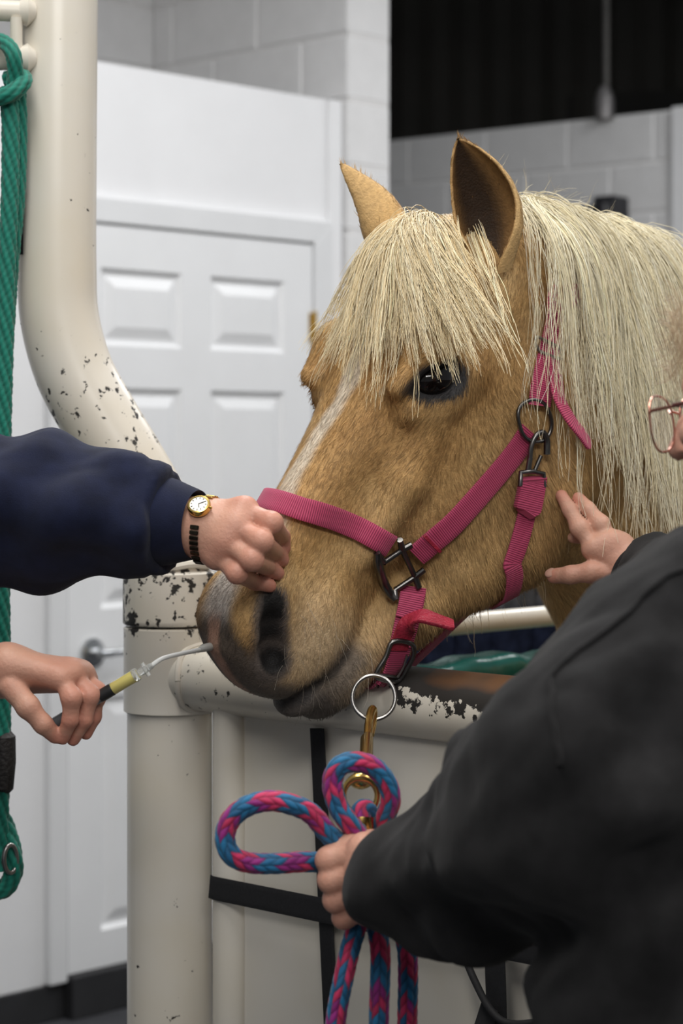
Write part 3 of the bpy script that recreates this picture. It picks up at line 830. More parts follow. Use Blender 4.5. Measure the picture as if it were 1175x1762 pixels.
# coat colouring of the palomino: gold coat, narrow blaze, grey muzzle with a pink snip, dark skin round the eyes
def coat_color(p, src):
    q = toH(p); u, v, w = q[:, 0], q[:, 1], q[:, 2]
    n1 = vnoise(p, 40, 1); n2 = vnoise(p, 95, 2); n3 = vnoise(p, 14, 3)
    def C(r, g, b): return np.array([r, g, b])[None]
    def mix(a, b, t): return a + (b - a)*t[:, None]
    gold = C(.550, .342, .140); deep = C(.37, .190, .062); pale = C(.64, .465, .250)
    c = mix(gold + 0*p, deep, np.clip(.38*n1 + .32*n3 + .12, 0, .85))
    c = mix(c, pale, np.clip(-.3*n1 - .25*n3 + .05*n2, 0, .6))
    head = sstep(-.06, .02, u)
    # paler cheek and jaw, neck a little duller
    c = mix(c, C(.55, .37, .17), head*sstep(-.08, -.2, w)*.45)
    c = mix(c, C(.50, .33, .15), (1 - head)*.6)
    # blaze
    hw = np.interp(u, [.05, .12, .165, .21, .27, .35, .45, .5], [.0, .015, .026, .013, .010, .013, .017, .0])
    bz = sstep(hw + .006, hw - .005, np.abs(v - .004 - .005*np.sin(u*31) + .004*n2)) * sstep(-.03, -.005, w) * (u > .06)*(u < .5)
    c = mix(c, C(.76, .68, .56), bz*.80)
    # muzzle
    d_front = sstep(0, .034, u - .520 - .85*np.abs(v) + .10*np.clip(-w - .09, 0, .2) + .006*n2)*sstep(.012, -.012, w)
    grey = C(.085, .074, .068); pink = C(.42, .25, .18); dark = C(.035, .032, .032)
    # pale fuzz between nostril and lip
    c = mix(c, C(.50, .39, .27), sstep(.43, .53, u)*sstep(-.03, -.09, w)*.55)
    ml = np.interp(u, [.46, .50, .54, .58, .61], [-.156, -.164, -.163, -.156, -.150])
    lip = sstep(.036, .012, np.abs(w - ml + .004))*sstep(.478, .51, u)
    c = mix(c, C(.16, .135, .115), lip*.85)
    c = mix(c, C(.19, .155, .125), sstep(.50, .56, u)*sstep(-.165, -.19, w)*.75)
    c = mix(c, grey + 0*p, d_front*.92)
    c = mix(c, C(.60, .56, .52), sstep(.45, .50, u)*sstep(.575, .55, u)*sstep(.035, .012, np.abs(v + .004 + .01*n1))*sstep(-.05, -.012, w)*.85)
    c = mix(c, pink + 0*p, sstep(.548, .575, u)*sstep(.017, .009, np.abs(v + .002 + .004*n2))*sstep(-.118, -.098, w)*.9)
    c = mix(c, dark + 0*p, sstep(.008, .004, np.abs(w - ml))*sstep(.49, .52, u)*.7)
    for sg in (1, -1):
        dn = nostril_dist(q)
        c = mix(c, C(.11, .09, .08), sstep(.030, .016, dn)*.85); c = mix(c, C(.012, .011, .011), sstep(.0185, .013, dn))
        ec = EYC if sg > 0 else EYC - HS*.2
        r = p - ec; ex = r @ EAX; ey = r @ EAY; ez = r @ HS
        de = np.sqrt((ex/.044)**2 + (ey/.0275)**2 + (ez/.06)**2)
        c = mix(c, C(.045, .043, .045), sstep(1.12, .86, de + .10*n2*.5))
        # tear corner
        de2 = np.sqrt(((ex + .034)/.022)**2 + ((ey)/.012)**2 + (ez/.06)**2)
        c = mix(c, C(.06, .055, .052), sstep(1.1, .7, de2)*.8)
    # ears
    e1 = src == 1; e2 = src == 2
    c[e1] = mix(c[e1], C(.58, .38, .17), np.full(e1.sum(), .7))
    z = p[:, 2]
    hgt = sstep(1.72, 1.92, z)
    c[e2] = mix(np.repeat(C(.055, .028, .012), e2.sum(), 0), C(.34, .19, .07), np.clip(.14 + .40*n1[e2] + .1*hgt[e2], 0, 1))
    return np.clip(c, .004, .95)

BC = coat_color(BV, SRC)
for E_, o_e in ((EN, len(HV)), (EF, len(HV) + len(EN[0]))):            # brown ear skin with shade painted into the hollow, tan hair towards the rim
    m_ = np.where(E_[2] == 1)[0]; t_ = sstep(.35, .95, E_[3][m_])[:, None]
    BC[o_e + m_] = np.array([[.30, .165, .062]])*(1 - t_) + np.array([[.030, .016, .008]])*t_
skin_m = mat_attr('horse_skin', rough=0.62, spec=0.25, bump=0.35, bscale=420, var=0.16, varscale=160)
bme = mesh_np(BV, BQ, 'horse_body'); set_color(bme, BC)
horse = empty('horse', (float(NK(-.6,0,0)[0]), float(NK(-.6,0,0)[1]), 0.0))
tag(horse, 'palomino horse with flaxen mane and narrow blaze, head over the rail', 'horse')
body = link('body', bme, skin_m, horse)

# eyes
for sg in (1, -1):
    bm = bmesh.new(); bmesh.ops.create_uvsphere(bm, u_segments=32, v_segments=20, radius=1.0)
    c = (EYC if sg > 0 else EYC - HS*.2) - HS*sg*.0115
    for vv in bm.verts:
        l = vv.co; pt = c + EAX*l.x*.0300 + EAY*l.y*.0225 + HS*l.z*.0230
        vv.co = pt
    me = bpy.data.meshes.new('eye'); bm.to_mesh(me); bm.free()
    eye_m = MATS.get('horse_eye') or mat('horse_eye', (.004, .003, .003), 0.05, spec=0.35, coat=0.25, col2=(.010, .006, .005), scale=40)
    tag(link('eye', me, eye_m, horse), 'glossy near-black eye')

# ---------------------------------------------------------------- coat of short hair
def hair_blades(pts, nrm, flow, length, width, cols, lift=0.22, tipdark=0.8):
    n = len(pts)
    t = flow - nrm*(flow*nrm).sum(1, keepdims=True); t /= np.linalg.norm(t, axis=1, keepdims=True) + 1e-9
    lf = lift*(0.6 + 0.8*np.random.rand(n, 1))
    d = t + nrm*lf; d /= np.linalg.norm(d, axis=1, keepdims=True)
    side = np.cross(d, nrm); side /= np.linalg.norm(side, axis=1, keepdims=True) + 1e-9
    L = length[:, None] if np.ndim(length) else length
    b0 = pts - nrm*.0006; m = b0 + d*L*.5; tip = m + (d*.92 - nrm*lf*.35)*L*.5
    w = width
    V = np.stack([b0 - side*w, b0 + side*w, m - side*w*.75, m + side*w*.75, tip], 1).reshape(-1, 3)
    o = np.arange(n)[:, None]*5
    Fc = np.concatenate([o + [0, 1, 3], o + [0, 3, 2], o + [2, 3, 4]], 1).reshape(-1, 3)
    a, b_, c_ = V[Fc[0, 0]], V[Fc[0, 1]], V[Fc[0, 2]]
    if np.dot(np.cross(b_ - a, c_ - a), nrm[0]) < 0: Fc = Fc[:, ::-1].copy()
    me = mesh_np(V, Fc, 'hair')
    cc = np.repeat(cols[:, None, :], 5, 1).copy(); cc[:, 4] *= tipdark; cc[:, 2:4] *= (1 + tipdark)/2
    set_color(me, cc.reshape(-1, 3))
    me.shade_smooth()
    me.normals_split_custom_set_from_vertices(np.repeat(nrm + .35*d*0 + .12*np.random.randn(n, 3), 5, 0))
    return me

def sample_faces(V, Q, n, wt=None):
    a, b, c, d = (V[Q[:, i]] for i in range(4))
    ar = np.linalg.norm(np.cross(c - a, d - b), axis=1)*.5
    nr = np.cross(c - a, d - b); nr /= np.linalg.norm(nr, axis=1, keepdims=True) + 1e-12
    if wt is not None: ar = ar*wt(.25*(a+b+c+d), nr)
    idx = np.random.choice(len(Q), n, p=ar/ar.sum())
    s, t = np.random.rand(n, 1), np.random.rand(n, 1)
    p = (a[idx]*(1-s) + b[idx]*s)*(1-t) + (d[idx]*(1-s) + c[idx]*s)*t
    return p, nr[idx], idx

VFACE = np.zeros(len(BQ)); VFACE = np.where(SRC[BQ[:, 0]] == 2, 2, np.where(SRC[BQ[:, 0]] == 1, 1, 0))
def coat_w(c, nr):
    toc = np.array([0, 0, CAMZ]) - c; toc /= np.linalg.norm(toc, axis=1, keepdims=True)
    f = (toc*nr).sum(1)
    w = np.where(f > -.45, 1.0, 0.02)
    q = toH(c)
    w *= np.where(c[:, 0] > .62, .0, 1.0)*np.where(c[:, 2] < 1.15, .15, 1.0)
    for sg in (1, -1):
        ec = EYC if sg > 0 else EYC - HS*.2
        r = c - ec; w *= sstep(.75, 1.05, np.sqrt((r @ EAX/.036)**2 + (r @ EAY/.019)**2 + (r @ HS/.05)**2))
    w *= 1 - .8*sstep(.565, .59, q[:, 0])
    ml = np.interp(q[:, 0], [.46, .50, .54, .58, .61], [-.156, -.164, -.163, -.156, -.150]); w *= 1 - sstep(.011, .006, np.abs(q[:, 2] - ml))*(q[:, 0] > .485)
    w *= sstep(.0155, .020, nostril_dist(q))
    w *= np.where(VFACE == 2, .12, 1.0)
    return w
cp, cn, ci = sample_faces(BV, BQ, 150000, coat_w)
# smooth normals from the field where it exists
csrc = VFACE[ci]
gn = HF.grad(cp); cn = np.where((csrc == 0)[:, None], gn, cn)
cu = toH(cp); head = sstep(-.08, .03, cu[:, 0])[:, None]
cheek = sstep(-.05, -.16, cu[:, 2])[:, None]
flow = head*((HA[None]*(1 - .45*cheek) - HN[None]*.75*cheek)) + (1 - head)*(np.array([0, 0, -.9])[None] - HX[None]*.5)
ear = (csrc > 0)[:, None]
flow = np.where(ear, np.array([-.15, 0, 1.0])[None], flow)
swirl = np.stack([vnoise(cp, 30, 5), vnoise(cp, 34, 6), vnoise(cp, 28, 7)], 1)
flow = flow + .35*swirl + .16*np.random.randn(*flow.shape)
ccol = coat_color(cp, csrc)
ccol = ccol*(1 + .22*np.random.randn(len(cp), 1).clip(-1.6, 2)) ; ccol = np.clip(ccol, .003, .95)
clen = (.0085 + .008*np.random.rand(len(cp)))*np.where(csrc > 0, .8, 1)
clen = clen*np.where(cu[:, 0] > .5, .75, 1.0)*np.where(cu[:, 0] < .0, 1.25, 1.0)*np.where((cu[:, 2] < -.18), 1.35, 1.0)
coat_m = mat_attr('coat_hair', rough=0.55, spec=0.25)
cme = hair_blades(cp, cn, flow, clen, .00042, ccol)
tag(link('coat', cme, coat_m, horse, smooth=False), 'short golden coat hair', kind='stuff')

# ---------------------------------------------------------------- long hair: forelock, mane, whiskers
def tubes3(S, R, cols):
    """S: n x K x 3 strands, R: n x K radii, cols n x K x 3 -> one mesh of thin three sided hairs"""
    n, K, _ = S.shape
    T = np.gradient(S, axis=1); T /= np.linalg.norm(T, axis=2, keepdims=True) + 1e-9
    ref = np.array([.31, -.9, .3]); A = np.cross(T, ref); A /= np.linalg.norm(A, axis=2, keepdims=True) + 1e-9
    B = np.cross(T, A)
    V = np.stack([S + R[..., None]*(A*math.cos(a) + B*math.sin(a)) for a in (0, 2.094, 4.189)], 2)   # n K 3 3
    V = V.reshape(-1, 3)
    base = (np.arange(n)*K*3)[:, None, None] + (np.arange(K-1)*3)[None, :, None]
    q = []
    for k in range(3):
        k2 = (k + 1) % 3
        q.append(np.stack([base + k, base + k2, base + 3 + k2, base + 3 + k], -1).reshape(-1, 4))
    me = mesh_np(V, np.concatenate(q), 'strands')
    set_color(me, np.repeat(cols[:, :, None, :], 3, 2).reshape(-1, 3))
    return me

def drape(roots, dirs, length, K, grav, off, pull, field, stiff=.55, wob=.05, seed=0):
    """guide strands that leave the root along dirs, fall and slide over the surface"""
    rs = np.random.RandomState(seed); n = len(roots)
    p = roots.copy(); d = dirs/np.linalg.norm(dirs, axis=1, keepdims=True); S = [p.copy()]
    st = (length/(K-1))[:, None]
    ph = rs.rand(n, 3)*6
    for i in range(K-1):
        g = pull + np.array([0, 0, -1.0])[None]*grav[:, None]
        g = g/np.linalg.norm(g, axis=1, keepdims=True)
        d = d*stiff + g*(1-stiff) + wob*np.sin(ph + i*.9)
        d /= np.linalg.norm(d, axis=1, keepdims=True)
        q = p + d*st
        f = field.sample(q); gr = field.grad(q)
        q = q + gr*np.maximum(0, off - f)[:, None]
        d2 = q - p; l = np.linalg.norm(d2, axis=1, keepdims=True); d = d2/(l + 1e-9)
        p = q; S.append(p.copy())
    return np.stack(S, 1)

def locks(G, per, rad, seed=0, tipk=.4, wave=.003, lenvar=.25, r0=.00048, r1=.00018, cols=((.72,.60,.40),(.82,.74,.58),(.62,.48,.28)), field=None, off=.001):
    rs = np.random.RandomState(seed); n, K, _ = G.shape
    t = np.linspace(0, 1, K)
    S = np.repeat(G, per, 0)
    N = n*per
    off3 = rs.randn(N, 3)*rad[np.repeat(np.arange(n), per)][:, None] if np.ndim(rad) else rs.randn(N, 3)*rad
    prof = (1 - (1 - tipk)*t)[None, :, None]
    ph = rs.rand(N, 1, 3)*6.28; fr = 1.2 + 1.6*rs.rand(N, 1, 1)
    S = S + off3[:, None, :]*prof + wave*np.sin(ph + fr*t[None, :, None]*6)*(t[None, :, None]**1.2)
    # length variation: resample along the strand
    keep = 1 - lenvar*rs.rand(N)**1.5
    ti = keep[:, None]*t[None]*(K-1); i0 = np.clip(np.floor(ti).astype(int), 0, K-2); fr2 = (ti - i0)[..., None]
    ar = np.arange(N)[:, None]
    S = S[ar, i0]*(1-fr2) + S[ar, i0+1]*fr2
    if field is not None:
        q = S.reshape(-1, 3); f = field.sample(q); gr = field.grad(q)
        S = (q + gr*np.maximum(0, off - f)[:, None]).reshape(S.shape)
    R = (r0 + (r1 - r0)*t[None]**1.5)*(0.7 + .6*rs.rand(N, 1))
    cl = np.array(cols); w = rs.dirichlet((.6,)*len(cl), N); lockv = 1 + .10*rs.randn(n)[np.repeat(np.arange(n), per)]
    cb = (w @ cl)*lockv[:, None]*(1 + .10*rs.randn(N, 1))
    C = cb[:, None, :]*(1 - .10*(1 - t)[None, :, None])
    return S, R, np.clip(C, .02, .95)

hair_m = mat_attr('mane_hair', rough=0.42, spec=0.35)
rs = np.random.RandomState(3)
def hair_part(name, sets, label):
    me = tubes3(np.concatenate([a[0] for a in sets]), np.concatenate([a[1] for a in sets]), np.concatenate([a[2] for a in sets]))
    return tag(link(name, me, hair_m, horse), label, kind='stuff')
def pull_in(root, it=18):
    for _ in range(it): root = root - HF.grad(root)*(HF.sample(root))[:, None]*.9
    return root
# forelock: grows from the poll between the ears and falls over the forehead to the near eye
FC = ((.86,.72,.46),(.91,.83,.62),(.70,.53,.28))
def forelock(n, vlo, vhi, llo, lhi, side, per, rad, seed, lv=.45):
    r = np.random.RandomState(seed)
    a = r.rand(n)*.07 - .015; b = vlo + (vhi - vlo)*r.rand(n)
    root = pull_in(np.array([H(x, y, .05 - 1.9*max(0.0, y - .018)) for x, y in zip(a, b)]))
    fan = side + (b - .5*(vlo + vhi))/.05*.22 + .06*r.randn(n)
    d = HA[None]*.8 + HN[None]*.50 + HS[None]*fan[:, None]*1.1
    pl = HA[None]*.55 + HS[None]*fan[:, None]*1.30 + .06*r.randn(n, 3)
    G = drape(root, d, llo + (lhi - llo)*r.rand(n), 16, np.full(n, .5), .004 + .012*r.rand(n), pl, HF, .62, .035, seed + 1)
    return locks(G, per, rad, seed + 2, .66, .0032, lv, cols=FC, field=HF, off=.0015)
hair_part('forelock', [forelock(32, -.055, .005, .13, .22, -.02, 28, .0046, 100, .7), forelock(38, -.035, .02, .15, .235, .28, 26, .0046, 200, .7),
    forelock(38, -.025, .022, .17, .28, .72, 28, .0046, 300, .7), forelock(20, -.01, .026, .16, .28, 1.0, 22, .0044, 350, .65), forelock(16, -.02, .05, .22, .30, .62, 10, .0034, 400, .35), forelock(10, -.02, .03, .22, .27, .30, 6, .003, 450, .3), forelock(12, -.05, .0, .15, .20, -.05, 8, .003, 500, .3)],
    'flaxen forelock falling over the forehead')
# mane
MC = ((.84,.76,.54),(.90,.85,.70),(.68,.58,.36))
def mane(n, q0, q1, l0, l1, per, rad, seed, side=.10, lv=.5, wv=.007, off0=.004, off1=.02, back=.10):
    r = np.random.RandomState(seed)
    rq = q0 + (q1 - q0)*r.rand(n)
    root = pull_in(np.array([NK(q, .012*r.randn(), 1.87) for q in rq]))
    d = NS[None]*.55 + np.array([0, 0, .60])[None] + HX[None]*(.15*r.randn(n, 1)) + .18*r.randn(n, 3)
    pl = NS[None]*side - HX[None]*(back + .12*r.randn(n, 1)) + .05*r.randn(n, 3)
    G = drape(root, d, l0 + (l1 - l0)*r.rand(n), 22, np.full(n, 1.0), off0 + (off1 - off0)*r.rand(n), pl, HF, .64, .06, seed + 1)
    return locks(G, per, rad, seed + 2, .55, wv, lv, cols=MC, field=HF, off=.0015)
hair_part('mane', [mane(14, -.10, -.15, .28, .40, 9, .0040, 650, lv=.5, back=.0), mane(26, -.115, -.19, .30, .42, 20, .0042, 600, lv=.4, back=.02), mane(60, -.13, -.32, .36, .52, 28, .0056, 700), mane(110, -.26, -.70, .42, .58, 30, .0064, 800),
    mane(30, -.13, -.6, .16, .30, 22, .006, 900), mane(16, -.10, -.5, .52, .66, 6, .004, 1000, wv=.012, lv=.3)], 'long flaxen mane hanging on the near side')
nw = 150
rq = -.05 - .62*rs.rand(nw)
root = pull_in(np.array([NK(q, -.01 + .012*rs.randn(), 1.87) for q in rq]))
wd = np.array([0, 0, 1.0])[None] - HX[None]*.5 + .35*rs.randn(nw, 3)
Gw = drape(root, wd, .03 + .06*rs.rand(nw), 8, np.full(nw, .25), np.full(nw, .004), .5*rs.randn(nw, 3) + NS[None]*.3, HF, .8, .05, 13)
hair_part('crest_wisps', [locks(Gw, 4, .002, 31, 1.3, .003, .4, r0=.0003, r1=.0001, cols=((.74,.66,.47),(.80,.72,.55)))], 'loose wisps standing up along the crest')
# whiskers on muzzle and chin
nk = 30
wu = .49 + .09*rs.rand(nk); ww = -.06 - .15*rs.rand(nk); wv = np.where(rs.rand(nk) > .25, 1, -1)*.05
root = pull_in(np.array([H(a, b, c) for a, b, c in zip(wu, wv, ww)]))
wdn = HF.grad(root)*.8 + np.array([0, 0, -.6])[None] + .2*rs.randn(nk, 3)
Gk = drape(root, wdn, .02 + .035*rs.rand(nk), 8, np.full(nk, .6), np.full(nk, .001), .3*rs.randn(nk, 3), HF, .8, .02, 17)
hair_part('whiskers', [locks(Gk, 1, .0, 41, 1, .001, .1, r0=.00014, r1=.00006, cols=((.5,.44,.36),(.3,.25,.2)))], 'thin pale whiskers')
# long hairs hanging under the jaw
nj = 90
wu = .22 + .2*rs.rand(nj); root = pull_in(np.array([H(a, .05*rs.randn(), -.33) for a in wu]))
Gj = drape(root, HF.grad(root) + np.array([0, 0, -1.])[None], .02 + .035*rs.rand(nj), 8, np.full(nj, 1.), np.full(nj, .001), .3*rs.randn(nj, 3), HF, .7, .03, 19)
hair_part('jaw_hair', [locks(Gj, 2, .002, 43, 1, .001, .3, r0=.00022, r1=.0001, cols=((.66,.56,.40),(.5,.38,.22)))], 'fine hairs under the jaw')

# ------------------------------------------------------------------ halter
def hit(field, px, py, off=0.0, y0=1.7, y1=3.2, step=.0015):
    """first point on the way from the camera through (px, py) that lies off metres outside the surface, and its normal"""
    Y = np.arange(y0, y1, step)
    pts = np.stack([(px - CX)*Y/FPX, Y, CAMZ - (py - HZ)*Y/FPX], 1)
    lo = field.lo + field.h; hi = field.lo + (field.n - 2)*field.h
    ok = ((pts > lo) & (pts < hi)).all(1)
    f = np.where(ok, field.sample(pts), 1.0)
    i = np.argmax(f < off) if (f < off).any() else int(np.argmin(f))
    return pts[i], field.grad(pts[i:i+1])[0]
def path_on(field, pix, off, per=6):
    """smooth path over the surface through photo positions; returns points and normals"""
    dense = catmull([np.array([a, b, 0.0]) for a, b in pix], per)
    R = [hit(field, p[0], p[1], off) for p in dense]
    P_ = np.array([r[0] for r in R]); N_ = np.array([r[1] for r in R])
    for _ in range(2):
        P_[1:-1] = (P_[:-2] + 2*P_[1:-1] + P_[2:])/4; N_[1:-1] = (N_[:-2] + 2*N_[1:-1] + N_[2:])/4
    return P_, N_/np.linalg.norm(N_, axis=1, keepdims=True)
def settle(field, pts, off, per=6):
    """path through 3D points pulled onto the surface"""
    q = np.array([list(p) for p in catmull([Vector(p) for p in pts], per)])
    for _ in range(12): q = q - field.grad(q)*(field.sample(q) - off)[:, None]*.8
    return q, field.grad(q)

def web_mat(name, col, dark, pitch=.0026):
    m, N, L, b = nmat(name)
    at = N.new('ShaderNodeAttribute'); at.attribute_name = 'along'
    mu = N.new('ShaderNodeMath'); mu.operation = 'MULTIPLY'; mu.inputs[1].default_value = 2*PI/pitch; L.new(at.outputs['Fac'], mu.inputs[0])
    si = N.new('ShaderNodeMath'); si.operation = 'SINE'; L.new(mu.outputs[0], si.inputs[0])
    mr = N.new('ShaderNodeMapRange'); mr.inputs[1].default_value = -1; mr.inputs[2].default_value = 0.4; L.new(si.outputs[0], mr.inputs[0])
    tc = N.new('ShaderNodeTexCoord'); n = N.new('ShaderNodeTexNoise'); n.inputs['Scale'].default_value = 35; n.inputs['Detail'].default_value = 5
    L.new(tc.outputs['Object'], n.inputs['Vector'])
    mx = N.new('ShaderNodeMix'); mx.data_type = 'RGBA'; mx.inputs[6].default_value = (*dark, 1); mx.inputs[7].default_value = (*col, 1)
    L.new(mr.outputs[0], mx.inputs[0])
    mx2 = N.new('ShaderNodeMix'); mx2.data_type = 'RGBA'; mx2.blend_type = 'MULTIPLY'; mx2.inputs[0].default_value = .5
    L.new(mx.outputs[2], mx2.inputs[6]); L.new(n.outputs['Color'], mx2.inputs[7])
    g = N.new('ShaderNodeHueSaturation'); g.inputs['Value'].default_value = 1.35; g.inputs['Saturation'].default_value = 1.0; L.new(mx2.outputs[2], g.inputs['Color'])
    r = N.new('ShaderNodeMix'); r.data_type = 'RGBA'; r.blend_type = 'MIX'; r.inputs[0].default_value = .7
    L.new(mx.outputs[2], r.inputs[6]); L.new(g.outputs['Color'], r.inputs[7]); L.new(mx.outputs[2], b.inputs['Base Color'])
    b.inputs['Roughness'].default_value = .55; b.inputs['Specular IOR Level'].default_value = .35
    b.inputs['Sheen Weight'].default_value = .15
    bp = N.new('ShaderNodeBump'); bp.inputs['Strength'].default_value = .8; bp.inputs['Distance'].default_value = .0008
    L.new(mr.outputs[0], bp.inputs['Height']); L.new(bp.outputs['Normal'], b.inputs['Normal'])
    return m
pink = web_mat('pink_webbing', (.52, .062, .150), (.27, .022, .065))
red_leather = mat('red_leather', (.34, .020, .045), 0.42, var=.2, scale=60, bump=.25, bscale=300)
nickel = mat('dark_nickel', (.16, .155, .15), 0.30, metal=1.0, var=.25, scale=50)
steel = mat('bright_steel', (.32, .31, .30), 0.30, metal=1.0, var=.1, scale=50)

halter = empty('halter', H(.40, .06, -.15)); tag(halter, 'pink webbing halter with dark metal fittings on the palomino horse', 'halter')
def band(name, pts, nrm, w, t=.0030, m=None, parent=None, wprof=None):
    v, f = strap(pts, nrm, w, t, False, wprof); me = mesh_from(v, f)
    s = np.concatenate([[0], np.cumsum([np.linalg.norm(np.array(pts[i+1]) - np.array(pts[i])) for i in range(len(pts)-1)])])
    set_float(me, np.repeat(s, 11), 'along')
    o = link(name, me, m or pink, parent or halter); sharp(me, 50); return o
def mirrorH(p):
    q = toH(p); q[..., 1] *= -1
    return np.array([H(*a) for a in q.reshape(-1, 3)]).reshape(q.shape)

OFF = .0068
# noseband: near side through the photo, then mirrored round the far side
pn, nn = path_on(HF, [(672, 940), (640, 922), (600, 902), (550, 884), (505, 874), (478, 869)], OFF, 6)
qn = toH(pn); k_ = np.polyfit(qn[:, 2], qn[:, 0], 1)                    # the band lies in one plane across the nose
nb = [H(np.polyval(k_, w), v, w) for v, w in ((.035, -.004), (.018, .004), (0, .006), (-.018, .004), (-.035, -.004))]
far = mirrorH(pn)[::-1]
q, n_ = settle(HF, list(pn[:22:5]) + nb + list(far[9::5]), OFF, 6)
band('noseband', q, n_, .0275, .0034)
# cheek strap, near and far
pc, nc = path_on(HF, [(722, 952), (745, 932), (780, 902), (820, 858), (860, 812), (892, 772), (912, 742)], OFF, 6)
band('cheek_strap', pc, nc, .030, .0034)
pk, nk_ = path_on(HF, [(716, 957), (733, 943), (752, 926)], OFF + .0045, 6)
keep = band('strap_fold', pk, nk_, .0290, .0034)
dk, dn_ = path_on(HF, [(742, 938), (746, 934)], OFF + .006, 4)
band('stitch_keeper', dk, dn_, .0315, .003, red_leather)
fc = mirrorH(pc); qf, nf = settle(HF, list(fc[::6]), OFF, 6); band('cheek_strap', qf, nf, .030, .0034)
# crown strap over the poll behind the ears
pr, nr = path_on(HF, [(929, 690), (934, 655), (943, 610), (953, 560), (962, 505)], OFF + .001, 6)
crown = [NK(-.165, .085, 1.73), NK(-.165, .05, 1.80), NK(-.16, .0, 1.815), NK(-.15, -.05, 1.79), NK(-.12, -.09, 1.70)]
fr = mirrorH(pr)[::-1]
q, n_ = settle(HF, list(pr[::4]) + crown + list(fr[::4]), OFF + .001, 6); band('crown_strap', q, n_, .029, .0034)
pr2, nr2 = path_on(HF, [(928, 698), (932, 668), (938, 640), (944, 612)], OFF + .0052, 6); band('strap_fold', pr2, nr2, .030, .0034)
# crown strap tail hanging free
tl = catmull([hit(HF, 950, 610, .012)[0], hit(HF, 957, 650, .016)[0], hit(HF, 962, 685, .026)[0], hit(HF, 982, 722, .036)[0], hit(HF, 1002, 748, .038)[0], hit(HF, 1015, 768, .036)[0]], 8)
nv = np.array([.62, -.6, .5]); tn = [nv + np.array([0, 0, .0])]*len(tl)
band('strap_tail', tl, tn, .021, .0034, None, None, [1.0]*(len(tl)-3) + [.95, .8, .5])
# chin strap from the square to under the chin
ps, ns = path_on(HF, [(712, 1010), (707, 1040), (697, 1080), (688, 1115), (676, 1148), (660, 1172)], OFF, 6)
under = [H(.508, .018, -.245), H(.505, -.018, -.245)]
fs = mirrorH(ps)[::-1]
q, n_ = settle(HF, list(ps[::5]) + under + list(fs[::5]), OFF, 6); band('chin_strap', q, n_, .0300, .0036)
pp2, np2 = path_on(HF, [(709, 1022), (705, 1045), (700, 1065)], OFF + .005, 5); band('strap_fold', pp2, np2, .0290, .0036)
pp3, np3 = path_on(HF, [(690, 1112), (682, 1138), (668, 1165), (655, 1180)], OFF + .0055, 6); band('chin_strap_end', pp3, np3, .0290, .0036)
# red leather tongue of the buckle standing off the strap
a0, b0 = hit(HF, 686, 1118, .014)
lt = catmull([a0, hit(HF, 694, 1092, .020)[0], hit(HF, 706, 1070, .034)[0], hit(HF, 724, 1060, .046)[0] , hit(HF, 748, 1066, .054)[0], hit(HF, 780, 1076, .060)[0]], 8)
cn_ = Vector((-.25, -.75, .62)); ln = []
for i in range(len(lt)):
    t = i/(len(lt)-1); ln.append(np.array(b0)*(1-t)**2 + np.array([-.15, -.42, .9])*(1 - (1-t)**2))
band('leather_tongue', lt, ln, .0230, .0050, red_leather, None, [1.0]*(len(lt)-2) + [.95, .8])
# strap under the jaw from the chin to the throat
ju = []
for (x, y) in ((662, 1184), (692, 1160), (724, 1128), (762, 1092), (800, 1056), (838, 1020), (866, 994)):
    d = np.array([(x - CX)/FPX, 1, -(y - HZ)/FPX]); c0 = np.array([0, 0, CAMZ]); t = (.012 - (c0 - HO).dot(HS))/d.dot(HS); ju.append(c0 + t*d)
jp = catmull(ju, 6); band('jaw_strap', jp, [HS*.75 - HN*.65]*len(jp), .0280, .0034)
# throat strap with its thick stitched end
pt, nt = path_on(HF, [(914, 838), (908, 875), (900, 910), (890, 945), (880, 972)], OFF, 6)
te = pt[-1]; tq, tn_ = settle(HF, [te, te - HS*.030 - HN*.016, te - HS*.065 - HN*.016], OFF, 5)
band('throat_strap', list(pt) + list(tq[1:]), list(nt) + list(tn_[1:]), .0235, .0034)
pt2, nt2 = path_on(HF, [(917, 822), (914, 842), (908, 872), (905, 884)], OFF + .008, 6); band('strap_fold', pt2, nt2, .036, .010, None, None, [1.0]*(len(pt2)-5) + [.95, .9, .8, .7, .6])

# metal fittings
def wire(name, pix, off, r, m, per=5, parent=None, n=12, closed=False):
    pts = [Vector(hit(HF, a, b, off)[0]) for a, b in pix]
    if closed:
        c = catmull(pts, per, True); v, f = ring_sweep(c, r, n)
    else: c = catmull(pts, per) if per > 1 else pts; v, f = sweep(c, r if not hasattr(r, '__len__') else np.interp(np.linspace(0, 1, len(c)), np.linspace(0, 1, len(r)), r), n)
    return MB().add(v, f).build(name, m, parent or halter)
sq = empty('halter_square', hit(HF, 688, 980, .012)[0]); sq.parent = halter; sq.matrix_parent_inverse = world_of(halter).inverted(); sq['label'] = 'dark metal square fitting'
o_ = .011
A_, B_, C_, D_ = (660, 968), (692, 946), (714, 993), (679, 1016)
for (a, b) in ((A_, B_), (B_, C_), (C_, D_)): wire('bar', [a, b], o_, .0036, nickel, 1, sq)
wire('outer_bar', [(649, 952), (651, 972), (659, 1000), (670, 1020), (681, 1032)], o_, [.0044, .0058, .0064, .0058, .0042], nickel, 5, sq)
for (a, b) in (((649, 952), A_), (D_, (681, 1032)), (B_, (688, 929)), (B_, (708, 937)), (C_, (730, 980)), (C_, (721, 1012))):
    wire('horn', [a, b], o_, [.0042, .0038], nickel, 1, sq)
wire('crown_ring', [(891, 716), (897, 697), (915, 688), (935, 694), (947, 716), (948, 738), (938, 756), (918, 760), (900, 748)], .012, .0026, nickel, 5, None, 12, True)
